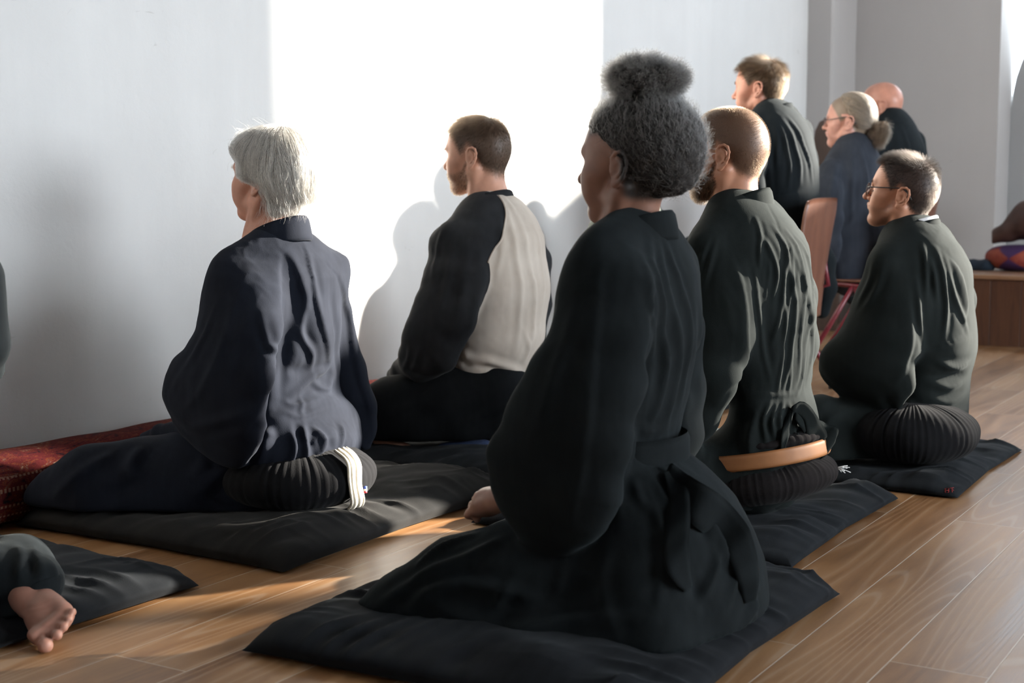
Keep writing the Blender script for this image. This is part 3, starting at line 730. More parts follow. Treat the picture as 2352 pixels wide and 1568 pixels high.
def beardmask(top=-.045, w=1.0):
    def f(V, N=None):
        zb = np.interp(V[:, 1], [.0, .012, .03, .06, .085, .12], [.01, -.008, top, top - .012, -.044, -.040])
        lo = np.interp(V[:, 1], [.0, .03, .08], [-.075, -.105, -.125])
        m = smoothstep(-.004, .008, zb - V[:, 2]) * smoothstep(0, .012, V[:, 2] - lo) * smoothstep(.004, .016, V[:, 1])
        lips = np.exp(-((V[:, 0] / .018) ** 2 + ((V[:, 2] + .056) / .0075) ** 2) ** 2) * (V[:, 1] > .08)
        ear = (np.abs(V[:, 0]) > .0745 * w)
        return m * (1 - lips) * ~ear
    return f
CROWN = np.array([0, -.045, .12])
def flow(up=.35, down=.15, fwd=0.0):
    def f(P, N):
        d = P - CROWN; d = d - N * (d * N).sum(1, keepdims=True); d /= np.linalg.norm(d, axis=1, keepdims=True) + 1e-6
        return d + N * up + np.array([0, fwd, -down])
    return f
def brows(H, mat, parent, n=260, lx=0):
    S, R = grow(H, n, lambda V, N: np.exp(-(((np.abs(V[:, 0]) - .032) / .012) ** 2 + ((V[:, 2] - .030 + .12 * np.abs(np.abs(V[:, 0]) - .03)) / .0035) ** 2)) * (V[:, 1] > .06), lambda P, N: np.full(len(P), .009),
                lambda P, N: N * .35 + np.stack([np.sign(P[:, 0]), 0 * P[:, 0] - .2, 0 * P[:, 0] + .15], 1), 77, 3, .00016, .0003)
    hair_curves('eyebrows', S, R, mat, parent)
def lashes(H, mat, parent):
    S, R = grow(H, 120, lambda V, N: np.exp(-(((np.abs(V[:, 0]) - .032) / .010) ** 2 + ((V[:, 2] - .0005) / .0016) ** 2)) * (V[:, 1] > .075), lambda P, N: np.full(len(P), .008),
                lambda P, N: N * .9 + np.array([0, 0, -.5]), 78, 3, .00013, .0003)
    hair_curves('eyelashes', S, R, mat, parent)
def spectacles(H, mat, glass, parent, drop=0.0):
    root = None; b = MB()
    for s in (-1, 1):
        ring = [H.w((s * .034 + .0235 * math.cos(a) * (1 - .06 * math.sin(a)), .1075 - .10 * abs(s * .034 + .0235 * math.cos(a) - s * .02) ** 1.0 * .25, .004 - drop + .020 * math.sin(a))) for a in np.linspace(0, 2 * math.pi, 26, endpoint=False)]
        b.tube(ring, .0013, 8, True)
        b.tube([H.w(p) for p in ((s * .058, .103, .010 - drop), (s * .066, .096, .012 - drop), (s * .0765, .05, .018 - drop), (s * .0795, .005, .022), (s * .0800, -.016, .022), (s * .0790, -.034, .008), (s * .0765, -.046, -.008))], [.0022, .0020, .0020, .0019, .0018, .0018, .0024], 8)
    b.tube([H.w(p) for p in ((-.0115, .1065, .008 - drop), (0, .1125, .011 - drop), (.0115, .1065, .008 - drop))], .0013, 8)
    o = b.build('glasses', mat, parent)
    g = MB()
    for s in (-1, 1):
        n = 26; P = [H.w((s * .034 + .0228 * math.cos(a) * (1 - .06 * math.sin(a)), .1075 - .025 * abs(s * .034 + .0228 * math.cos(a) - s * .02), .004 - drop + .0193 * math.sin(a))) for a in np.linspace(0, 2 * math.pi, n, endpoint=False)]
        d = H.wd((0, .0012, 0)) * H.sc
        g.add([p for p in P] + [p + d for p in P], [tuple(range(n)), tuple(range(n, 2 * n))[::-1]] + [(i, (i + 1) % n, n + (i + 1) % n, n + i) for i in range(n)])
    g.build('lens', glass, o, False)
    return o
def short_hair(H, mat, parent, n, length, up=.6, mask=None, seed=5, r=.00018, jit=.3, clump=.3, steps=4, down=.1, fwd=0.0, name='hair', lift=.0008, grav=0):
    S, R = grow(H, n, mask or hairmask(), length if callable(length) else (lambda P, N: np.full(len(P), length)), flow(up, down, fwd), seed, steps, r, lift, grav, 0, clump, jit)
    return hair_curves(name, S, R, mat, parent)
class Vol:                                   # hair volume sculpted in the space of a head
    def __init__(s, H, prims, res=.004, lump=0, lscale=60):
        s.H = H; s.prims = prims; s.V, s.Q = nets(prims, res); s.V = laplace(s.V, s.Q, 2, .5); s.N = vnormals(s.V, s.Q); s.sc = H.sc
        if lump: s.V = s.V + s.N * (fbm(s.V * lscale, 3) * lump)[:, None]
        s.N = vnormals(s.V, s.Q); s.w = H.w
    def sd(s, P): return sdf(s.prims, P)
def ringpath(c, rx, ry, a0=-165, a1=165, drop=0.0, tilt=0.0, n=28):
    """horizontal ring round c; angle 0 is the back (-y); drop lowers the front"""
    P = []
    for a in np.radians(np.linspace(a0, a1, n)):
        P.append((c[0] - rx * math.sin(a), c[1] - ry * math.cos(a), c[2] - drop * (1 - math.cos(a)) / 2 + tilt * math.sin(a)))
    return P
def collar(c, rx, ry, h, drop, mat, parent, flare=.25, a=158, th=.007, wob=.0, name='collar'):
    P = ringpath(c, rx, ry, -a, a, drop)
    ups = [(x * 1.0, y * 1.0, z) for x, y, z in [((p[0] - c[0]) / rx * -flare, (p[1] - c[1]) / ry * -flare, 1) for p in P]]
    return band(P, h, th, ups, mat, name, parent, 8, wob=wob)
def onto(V, Q, P, off=0):
    return P

def onsurf(objs, pts):
    """image points (x, y, lift in m) put on the nearest surface of the given meshes, lifted towards the eye"""
    out = []
    for o in (objs if isinstance(objs, (list, tuple)) else [objs]):
        n = len(o.data.polygons)
    trees = [BVHTree.FromPolygons([v.co for v in o.data.vertices], [tuple(p.vertices) for p in o.data.polygons]) for o in (objs if isinstance(objs, (list, tuple)) else [objs])]
    for x, y, l in pts:
        d = Vector(ray(x, y)).normalized(); hs = [h for h in (t.ray_cast(Vector(CAM), d) for t in trees) if h[0] is not None]
        if hs:
            h = min(hs, key=lambda q: q[3]); p = np.array(h[0]) - np.array(d) * l; out.append(p)
        elif out: out.append(np.array(CAM) + np.array(d) * float(np.linalg.norm(out[-1] - CAM)))
    return out
M_glass = None
def glass_mat():
    m, nt, b = nodemat('spectacle_lens'); b.inputs['Base Color'].default_value = (.98, .99, 1, 1); b.inputs['Roughness'].default_value = 0
    b.inputs['Transmission Weight'].default_value = 1; b.inputs['IOR'].default_value = 1.12; return m
M_glass = glass_mat()
K_fair = skin_mat('fair_skin', (.50, .26, .175), .5, .12)
K_rosy = skin_mat('rosy_skin', (.46, .215, .145), .5, .12)
if want('w1'):
    C_navy = cloth('navy_cotton', (0.0052, 0.0063, 0.0102), (0.0110, 0.0132, 0.0198), .88, .03, (.85, .9, 1), (50, 50, 5), .2)
    C_zaf = cloth('black_pleated_cotton', (0.0050, 0.0050, 0.0055), (0.0099, 0.0099, 0.0110), .92, .03, (1, 1, 1), (40, 40, 20), .25)
    w1 = empty('person', (2.85, 2.35, 0), 'person with silver bobbed hair in a navy robe kneeling before the white wall', 'person')
    F = Fig(2.85)
    F.v([(642, 562, 0, 52, .075), (645, 600, 0, 85, .13), (652, 650, 0, 122, .165), (668, 750, 0, 112, .16), (688, 850, 0, 88, .15), (695, 925, 0, 66, .14), (700, 965, 0, 82, .15)], .035)
    F.t([(600, 590, -.06, 40), (530, 635, -.16, 40)], .04); F.t([(690, 585, .06, 42), (755, 625, .15, 40)], .04)
    # peplum over the hips
    F.v([(697, 950, 0, 74, .15), (712, 995, 0, 112, .19), (705, 1040, 0, 122, .20), (640, 1075, -.02, 118, .20)], .03)
    # left sleeve and cuff
    F.v([(556, 632, -.12, 50, .07), (550, 700, -.165, 76, .065), (545, 765, -.21, 90, .06)], .07)
    F.v([(545, 765, -.21, 90, .06), (522, 850, -.245, 98, .05), (494, 925, -.255, 116, .046), (478, 968, -.245, 108, .04), (474, 1000, -.235, 84, .022)], .025)
    F.t([(440, 985, -.20, 30), (370, 998, -.14, 22), (330, 1006, -.10, 13)], .02, .8)
    # right sleeve
    F.v([(752, 630, .12, 36, .07), (768, 730, .18, 34, .062)], .05); F.v([(768, 730, .18, 34, .06), (798, 850, .23, 40, .054), (820, 935, .245, 42, .05), (830, 985, .245, 32, .035), (840, 1022, .24, 12, .02)], .02)
    fl = [('s', 14, 11, [(646, 590), (643, 640), (641, 701), (634, 792), (627, 836), (618, 895), (600, 946), (560, 998)]),
          ('z', 13, 11, [(650, 580), (668, 602), (684, 650), (695, 689), (690, 745), (686, 768)]),
          ('r', -8, 17, [(668, 640), (674, 690), (672, 735), (660, 790)]),
          ('p', 9, 9, [(686, 755), (700, 782), (717, 812), (716, 852)]),
          ('r', -9, 17, [(700, 705), (708, 760), (724, 800)]),
          ('z', 12, 10, [(691, 556), (714, 658), (732, 737), (750, 808), (756, 842)]),
          ('r', -7, 14, [(722, 590), (728, 640), (738, 690)]),
          ('p', 10, 9, [(757, 832), (748, 850), (728, 858), (714, 868), (690, 890), (657, 915)]),
          ('r', -8, 14, [(662, 850), (690, 850), (704, 838)]),
          ('p', 9, 8, [(764, 870), (755, 892), (735, 890), (716, 872)]), ('r', -7, 13, [(735, 875), (752, 862), (764, 850)]),
          ('r', -9, 18, [(762, 660), (768, 720), (775, 790), (780, 860), (776, 920)]),
          ('z', 13, 11, [(757, 612), (780, 650), (794, 720), (804, 790), (816, 850), (834, 910), (848, 965), (850, 1010)]),
          ('p', 7, 8, [(600, 718), (607, 760), (622, 800), (629, 836)]), ('p', 6, 7, [(612, 770), (618, 800), (632, 820)]),
          ('r', -9, 18, [(655, 720), (656, 790), (650, 860), (640, 920)]),
          ('p', 4, 7, [(650, 922), (690, 930), (742, 912)]), ('p', 4, 6, [(655, 948), (690, 956), (745, 938)]), ('p', 4, 6, [(690, 905), (694, 930), (690, 960)]),
          ('p', 14, 12, [(596, 966), (614, 996), (607, 1030), (588, 1070)]), ('r', -9, 18, [(645, 995), (652, 1035), (630, 1075)]),
          ('p', 13, 9, [(697, 972), (702, 1010), (704, 1040), (708, 1060)]), ('r', -10, 10, [(712, 1000), (716, 1030)]),
          ('p', 12, 10, [(724, 984), (746, 1012), (738, 1034), (724, 1048)]), ('r', -7, 13, [(764, 1005), (760, 1035)]),
          ('p', 9, 8, [(784, 975), (788, 1000), (780, 1032)]), ('p', 8, 8, [(668, 985), (680, 1030), (655, 1085)]),
          ('p', 4, 12, [(560, 640), (520, 760), (470, 880), (420, 950)]), ('p', 3, 9, [(500, 690), (465, 780), (415, 880)]), ('p', 3, 8, [(480, 740), (440, 820), (390, 910)]),
          ('r', -6, 22, [(575, 760), (545, 850), (515, 930)]), ('p', 6, 12, [(590, 935), (520, 962), (430, 985)])]
    robe1 = F.cloth('robe', C_navy, w1, .0046, fl, .0022, None, 2, 1)
    collar(F.S(640, 522, 0), .078, .081, .066, .055, C_navy, robe1, .20, 150, .008)
    # lower garment over the thighs and knees
    T = Fig(2.85)
    T.t([(640, 1085, -.06, 105), (470, 1090, -.16, 105), (330, 1105, -.24, 92), (215, 1115, -.32, 86), (130, 1140, -.36, 56), (105, 1150, -.37, 44)], .05)
    T.t([(640, 1085, .06, 95), (520, 1080, .16, 90), (420, 1085, .24, 70)], .05)
    T.t([(560, 1160, -.16, 45), (400, 1160, -.24, 46), (200, 1165, -.36, 42)], .05)
    fl = [('p', 12, 16, [(330, 1025), (300, 1070), (310, 1100)]), ('p', 10, 16, [(560, 1050), (500, 1090), (440, 1150)]), ('p', 9, 15, [(260, 1040), (180, 1090), (120, 1150)]),
          ('p', 10, 18, [(480, 1060), (440, 1110), (400, 1190)]), ('r', -8, 18, [(330, 1100), (240, 1150), (170, 1180)])]
    T.cloth('trousers', C_navy, w1, .007, fl, .003, .062, 2, 2)
    ear = F.S(584, 420, -.075); H1 = Head(dict(w=.95, nose=1.0, jaw=.95, neck=.86, chin=1.0, lean=.045), ear + np.array([.075, .012, .006]), .96, yaw=2, pitch=5)
    H1.build(K_rosy, w1, [(hairmask(-.01), (.30, .27, .23))])
    hm = [ell((0, -.026, .050), (.094, .124, .101), .02), ell((0, -.068, .012), (.086, .080, .076), .03), ell((0, .045, .062), (.078, .062, .058), .03),
          ell((.0, -.048, -.066), (.058, .038, .040), .03), ell((-.066, .030, .012), (.018, .040, .034), .02), ell((.066, .030, .012), (.018, .040, .034), .02),
          Fn(lambda P: -np.maximum.reduce([(P[:, 1] - .040) - np.maximum(P[:, 2] - .045, 0) * 1.3 - .02 * (P[:, 2] > .2), (P[:, 1] + .030) - np.maximum(P[:, 2] + .012, 0) * 3.0, -.098 + .6 * np.maximum(-P[:, 1] - .055, 0) - P[:, 2]]), (-.3, -.3, -.3), (.3, .3, .3), .012, sub=True)]
    hv = Vol(H1, hm, .004, .003, 40)
    K_silver = hair_mat('silver_hair', (.56, .53, .48), .35, .45)
    K_silverc = plain('silver_hair_mass', (.22, .205, .185), .6, .3, 0, .35, 60)
    hair1 = mesh('hair', H1.w(hv.V), hv.Q, K_silverc, w1)
    def bob(P, N):
        wv = np.stack([vnoise(P * 22 + 3), vnoise(P * 22 + 31), 0 * P[:, 0]], 1) * .45
        c = P - np.array([0.01, -.02, .15]); c = c - N * (c * N).sum(1, keepdims=True); c /= np.linalg.norm(c, axis=1, keepdims=True) + 1e-6
        return c + wv + N * .10 + np.array([0, 0, -.35]) * (P[:, 2:3] < .08) + np.array([0, -.12, 0])
    S, R = grow(hv, 9000, lambda V, N: smoothstep(-.085, -.03, V[:, 2]), lambda P, N: .040 + .050 * smoothstep(-.03, .07, P[:, 2]), bob, 3, 12, .00023, .0015, .10, .10, .85, .10, True, 34, .5, .8)
    hair_curves('strands', S, R, K_silver, hair1)
    S, R = grow(hv, 500, lambda V, N: smoothstep(.02, -.05, V[:, 2]) * smoothstep(0, -.05, V[:, 1]) + .15, lambda P, N: np.full(len(P), .06), lambda P, N: bob(P, N) + N * .5, 8, 9, .00016, .001, .0, .35, .9, .5, False, 40, .5)
    hair_curves('flyaway_strands', S, R, K_silver, hair1)
    K_brow = hair_mat('brown_grey_brows', (.16, .11, .08)); brows(H1, K_brow, w1)
    lashes(H1, K_brow, w1)
    zabuton((2.42, 2.055), (3.44, 2.945), .074, cloth('charcoal_cushion_cotton', (0.0088, 0.0088, 0.0088), (0.0165, 0.0160, 0.0154), .9, .03, (1, .97, .92), (12, 50, 12), .3), 'black square floor cushion under the person with silver hair', 5, [(2.85, 2.5, .36, .36, .020)], ears=.025, wr=.013)
    zc = onZ(718, 1165, .055)
    ZR = .205
    zr, zo = zafu((zc[0], zc[1] + .05, .058), ZR, .158, C_zaf, 'black round zafu with a cream cloth band, under the person with silver hair', 52, (0, 0), 1, .0016, power=2.6)
    # cream band over the side of the cushion
    a0 = math.radians(262); cx, cy = zc[0], zc[1] + .05
    rad = lambda t: ZR * (1 - min(1, abs(t)) ** 4.5 * .30) + .006
    Pb = [(cx + rad(t) * math.cos(a0 + .12 * (t - .2) ** 2), cy + rad(t) * math.sin(a0 + .12 * (t - .2) ** 2), .137 + .080 * t) for t in np.linspace(-1.0, 1.0, 24)]
    ups = [(math.cos(a0 + math.pi / 2), math.sin(a0 + math.pi / 2), 0)] * len(Pb)
    M_cream = cloth('cream_cotton', (.52, .46, .36), (.66, .60, .48), .9, .2, (1, 1, 1), (90, 90, 90), .3)
    cb = band(Pb, .046, .010, ups, M_cream, 'band', zr, 28, wob=.003, ribs=3); cb['label'] = 'cream cloth band'
    tb = MB(); p0 = np.array((cx + (ZR + .009) * math.cos(a0 + .17), cy + (ZR + .009) * math.sin(a0 + .17), .118))
    M_tag = [plain('tag_' + n, c, .7) for n, c in (('red', (.35, .02, .03)), ('white', (.6, .6, .6)), ('blue', (.03, .06, .30)))]
    Rz = np.array(Matrix.Rotation(a0 + .17, 3, 'Z'))
    for k in range(3):
        tb = MB(); tb.box(p0 + np.array([0, 0, (k - 1) * .0055]), (.003, .0045, .0028), Rz); tb.build('tag', M_tag[k], zr)
if want('w2'):
    C_dark = cloth('black_green_cotton', (0.0050, 0.0063, 0.0068), (0.0109, 0.0135, 0.0145), .88, .03, (.75, .95, 1), (50, 50, 5), .2)
    C_zab = cloth('black_cushion_cotton', (0.0063, 0.0069, 0.0080), (0.0126, 0.0138, 0.0158), .9, .03, (.85, .95, 1), (12, 60, 12), .3)
    K_brown = skin_mat('deep_brown_skin', (.24, .12, .082), .45, .10)
    w2 = empty('person', (2.45, 1.2, 0), 'person in a dark robe with a grey afro bun kneeling on the nearest cushion', 'person')
    F = Fig(2.45)
    # torso
    F.v([(1462, 552, 0, 64, .078), (1462, 575, 0, 82, .12), (1470, 640, 0, 128, .165), (1475, 760, 0, 128, .155), (1470, 900, 0, 102, .14), (1466, 1000, 0, 84, .125), (1473, 1090, 0, 82, .125)], .04)
    F.t([(1420, 580, -.06, 45), (1365, 612, -.16, 42)], .04); F.t([(1500, 575, .06, 45), (1555, 605, .15, 42)], .04)
    # skirt over the seat
    F.v([(1475, 1090, 0, 82, .14), (1530, 1210, 0, 150, .19), (1555, 1330, 0, 188, .23), (1560, 1430, 0, 190, .24), (1560, 1490, 0, 172, .24)], .05)
    # lap and knees
    F.t([(1420, 1330, -.10, 165), (1200, 1345, -.16, 140), (1060, 1360, -.20, 118), (930, 1400, -.24, 78), (850, 1425, -.27, 48)], .05)
    F.t([(1420, 1330, .10, 165), (1200, 1330, .16, 130), (1060, 1330, .20, 90), (960, 1370, .24, 60)], .05)
    F.t([(1500, 1480, -.20, 90), (1250, 1470, -.24, 70), (980, 1465, -.26, 45), (850, 1450, -.26, 32)], .05)
    # bottom hem and the corner of cloth on the boards
    F.t([(820, 1440, -.29, 30), (790, 1405, -.30, 10), (765, 1388, -.30, 5)], .02)
    # left sleeve
    F.v([(1405, 605, -.11, 58, .07), (1396, 690, -.155, 92, .068), (1378, 780, -.20, 104, .062)], .07)
    F.v([(1378, 780, -.20, 104, .062), (1338, 880, -.235, 124, .054), (1308, 980, -.25, 142, .05), (1268, 1095, -.25, 152, .046), (1258, 1165, -.24, 128, .04), (1248, 1218, -.235, 74, .022)], .025)
    # right sleeve
    F.v([(1530, 610, .14, 48, .07), (1568, 760, .21, 44, .062), (1578, 900, .24, 38, .06), (1580, 1000, .24, 32, .05), (1578, 1045, .23, 18, .04)], .025)
    fl = [('s', 15, 13, [(1499, 605), (1492, 720), (1474, 850), (1458, 1000), (1432, 1100), (1404, 1165)]),
          ('s', 5, 10, [(1392, 590), (1376, 760), (1364, 900), (1350, 1050), (1318, 1215)]),
          ('r', 5, 12, [(1330, 640), (1305, 760), (1262, 900), (1215, 1040)]),
          ('p', 10, 9, [(1496, 548), (1506, 620), (1524, 720), (1532, 830), (1516, 920), (1488, 985)]),
          ('p', 8, 8, [(1512, 545), (1530, 640), (1556, 740), (1560, 860), (1536, 960), (1512, 1000)]),
          ('p', 8, 8, [(1524, 545), (1556, 630), (1583, 720), (1583, 820), (1562, 930)]),
          ('p', 7, 7, [(1480, 600), (1490, 700), (1500, 800), (1490, 900)]),
          ('r', -6, 14, [(1600, 700), (1606, 800), (1596, 900), (1570, 1000)]),
          ('p', 10, 9, [(1440, 1000), (1490, 990), (1540, 975)]),
          # skirt folds
          ('s', 14, 10, [(1537, 1088), (1562, 1150), (1549, 1230), (1552, 1290), (1572, 1345)]), ('z', 12, 10, [(1532, 1088), (1600, 1175), (1628, 1240), (1640, 1290)]),
          ('p', 12, 10, [(1548, 1088), (1606, 1170), (1652, 1240), (1680, 1290), (1738, 1345)]), ('s', 12, 9, [(1690, 1225), (1716, 1290), (1730, 1350), (1738, 1420)]),
          ('p', 10, 9, [(1655, 1255), (1640, 1320), (1600, 1400)]), ('p', 9, 9, [(1682, 1260), (1690, 1330), (1662, 1400)]), ('p', 9, 10, [(1735, 1380), (1712, 1430), (1690, 1490)]),
          ('p', 7, 9, [(1480, 1100), (1502, 1160), (1522, 1260), (1512, 1400)]), ('p', 6, 8, [(1500, 1098), (1515, 1130), (1530, 1170)]), ('p', 6, 8, [(1455, 1100), (1470, 1140), (1490, 1175)]),
          ('r', -10, 16, [(1590, 1320), (1618, 1400), (1636, 1500)]), ('p', 8, 9, [(1700, 1400), (1694, 1450), (1706, 1500)]), ('p', 7, 8, [(1735, 1430), (1728, 1470), (1735, 1500)]),
          # knee folds
          ('p', 15, 11, [(1160, 1235), (1060, 1285), (960, 1328), (868, 1392)]), ('p', 10, 8, [(1100, 1222), (1010, 1255), (950, 1305)]),
          ('p', 14, 11, [(1240, 1375), (1120, 1348), (1020, 1345), (935, 1398), (882, 1440)]), ('p', 13, 12, [(1500, 1420), (1320, 1425), (1180, 1448), (1060, 1420), (980, 1380)]),
          ('p', 11, 10, [(1180, 1330), (1130, 1400), (1050, 1452)]), ('p', 9, 9, [(1010, 1340), (940, 1370), (880, 1425)]), ('p', 8, 9, [(1150, 1480), (1040, 1450), (960, 1455)]),
          ('r', -9, 18, [(1400, 1340), (1250, 1380), (1120, 1410)]), ('p', 6, 10, [(1300, 1300), (1260, 1400), (1280, 1490)]), ('p', 6, 12, [(1400, 1250), (1380, 1350), (1420, 1470)])]
    robe2 = F.cloth('robe', C_dark, w2, .0056, fl, .003, .058, 2, 3)
    nb = F.S(1463, 548)
    collar(F.S(1460, 514), .076, .076, .056, .045, C_dark, robe2, .22, 150, .008)
    # sash round the waist, its tail falling over the seat
    c = F.S(1472, 1040); band(ringpath(c, .116, .083, -178, 178, 0), .082, .010, [(0, 0, 1)], C_dark, 'sash', robe2, 8, wob=.004)
    tl = onsurf(robe2, [(1536, 1080, .012), (1568, 1125, .022), (1610, 1160, .030), (1652, 1195, .034), (1690, 1240, .030), (1716, 1310, .020), (1722, 1380, .010)])
    band(tl, [.030, .060, .075, .070, .060, .050, .030], .010, [(.35, -.15, .8), (.3, -.5, .5), (.6, -.6, .1)], C_dark, 'sash_end', robe2, 10, wob=.012)
    tl = onsurf(robe2, [(1534, 1085, .010), (1556, 1130, .016), (1556, 1200, .020), (1552, 1265, .022), (1566, 1320, .018), (1582, 1350, .008)])
    band(tl, [.020, .045, .052, .055, .050, .02], .008, [(.55, -.55, .35)], C_dark, 'sash_end', robe2, 10, wob=.010)
    # head
    ear = F.S(1424, 386, -.074); H2 = Head(dict(w=.97, nose=1.0, jaw=.98, eary=-.012, neck=.84, lean=.055, ears=1.05), ear + np.array([.0745, .012, .004]), .955, yaw=-4, pitch=0)
    def scalp2(V, N): return smoothstep(-.005, .02, V[:, 2] - .055 + .62 * np.maximum(V[:, 1] + .02, 0) * 0 - np.where(V[:, 1] > .02, .0, 0)) * smoothstep(.085, .06, V[:, 1]) * (V[:, 2] > .0)
    def back2(V, N): return smoothstep(-.012, -.03, V[:, 1]) * smoothstep(-.075, -.055, V[:, 2])
    DX = 12; hd = [Tec(F.S(1122, 1152, -.13), F.S(1104, 1168, -.10), (.032, .022), (.038, .016), (1, 0, 0), .012)]
    for i, (x, y, x2, y2, dx) in enumerate(((1104, 1160, 1096, 1192, -.125), (1100, 1158, 1091, 1188, -.105), (1098, 1156, 1089, 1182, -.085), (1098, 1154, 1090, 1176, -.066))):
        m_ = (F.S(x, y, dx) + F.S(x2, y2, dx)) / 2 + np.array([0, .008, .004]); hd += [cap(F.S(x, y, dx), m_, .0095, .0088, .006), cap(m_, F.S(x2, y2, dx), .0088, .0075, .006)]
    hd += [cap(F.S(1116, 1146, -.13), F.S(1100, 1140, -.115), .011, .0095, .008), cap(F.S(1100, 1140, -.115), F.S(1091, 1146, -.09), .0095, .0075, .006),
           cap(F.S(1122, 1152, -.13), F.S(1220, 1130, -.22), .026, .030, .02), cap(F.S(1220, 1130, -.22), F.S(1385, 740, -.17), .030, .034, .02), cap(F.S(1385, 740, -.17), H2.w((-.03, .0, -.21)), .034, .03, .02), cap(H2.w((-.03, .0, -.21)), H2.w((0, -.03, -.17)), .03, .04, .02)]
    H2.build(K_brown, w2, [(lambda V, N: np.maximum(scalp2(V, N), back2(V, N)), (.035, .030, .028)), (lambda V, N: np.exp(-(((V[:, 0]) / .02) ** 2 + ((V[:, 1] - .097) / .012) ** 2 + ((V[:, 2] + .055) / .009) ** 2)) * .6, (.10, .035, .03))], [nets(hd, .0034)])
    bun = H2.R.T @ ((F.S(1484, 186) - H2.pos) / H2.sc)
    hp = [ell((0, -.036, .050), (.085, .108, .092), .02), ell((0, -.075, .020), (.074, .078, .082), .03), ell((0, .02, .072), (.066, .062, .055), .03),
          Fn(lambda P: np.maximum(.030 + .55 * np.maximum(-P[:, 2], 0) - (P[:, 1] * 1.0 + 0), -9) * -1 if False else (.050 - P[:, 2]) * .7 + np.maximum(P[:, 1] + .008, -.25) * 1.4 - np.maximum(P[:, 2] - .05, 0) * 1.2, (-.2, -.3, -.2), (.2, .3, .3), .012, sub=False)]
    # cut the face and neck away from the hair mass
    def cutf(P): return -np.maximum(np.maximum((P[:, 1] + .004) - np.maximum(P[:, 2] - .030, 0) * 1.9, (-.068 - P[:, 2]) + np.maximum(-.02 - P[:, 1], 0) * .0), -.3)
    hp = hp[:3] + [Fn(lambda P: -np.maximum((P[:, 1] + .006) - np.maximum(P[:, 2] - .030, 0) * 1.9, -.066 - P[:, 2]), (-.3, -.3, -.3), (.3, .3, .3), .015, sub=True)]
    hv = Vol(H2, hp, .004, .004, 55)
    K_grey = hair_mat('grey_black_coils', (.11, .104, .098), .45, .7)
    K_cap = plain('dark_hair_mass', (.022, .020, .019), .8, .2, 0, .4, 120)
    hair2 = mesh('hair', H2.w(hv.V), hv.Q, K_cap, w2)
    def todir(P, N):
        d = bun - P; d /= np.linalg.norm(d, axis=1, keepdims=True); return d * .75 + N * .45
    S, R = grow(hv, 15000, lambda V, N: np.ones(len(V)), lambda P, N: np.full(len(P), .026), todir, 1, 6, .00020, 0, 0, .45, .0, .5, False, tip=.6)
    hair_curves('strands', S, R, K_grey, hair2)
    bp = [ell(bun, (.068, .072, .038), .01), ell(bun + np.array([0, -.002, -.036]), (.040, .040, .025), .02)]
    bv = Vol(H2, bp, .004, .008, 45)
    bo = mesh('bun', H2.w(bv.V), bv.Q, K_cap, hair2)
    def radial(P, N):
        d = P - bun + np.array([0, 0, .02]); return d / (np.linalg.norm(d, axis=1, keepdims=True) + 1e-9)
    S, R = grow(bv, 14000, lambda V, N: np.ones(len(V)), lambda P, N: np.full(len(P), .024), radial, 2, 7, .00019, 0, 0, .75, .4, .7, False, tip=.6)
    hair_curves('bun_strands', S, R, K_grey, hair2)
    zabuton((1.955, .925), (2.90, 1.765), .068, C_zab, 'black square floor cushion under the person with the grey bun', 2, [(2.43, 1.35, .36, .36, .012)], ears=.04, wr=.012)
def shoulders(F, l1, l2, r1, r2, k=.04):
    F.t([l1, l2], k); F.t([r1, r2], k)
K_tan = skin_mat('tan_skin', (.43, .205, .125), .5, .12)
H_brown = hair_mat('brown_hair', (.040, .024, .014), .4, .4)
H_dark = hair_mat('dark_brown_hair', (.010, .0075, .006), .4, .4)
H_beard = hair_mat('brown_beard', (.040, .022, .012), .4, .4)
C_green = cloth('green_black_cotton', (0.0070, 0.0092, 0.0088), (0.0120, 0.0150, 0.0145), .88, .03, (.9, 1, 1), (50, 50, 5), .2)
C_zab2 = cloth('dark_cushion_cotton', (0.0063, 0.0071, 0.0084), (0.0125, 0.0144, 0.0163), .9, .03, (.9, .95, 1), (12, 60, 12), .3)
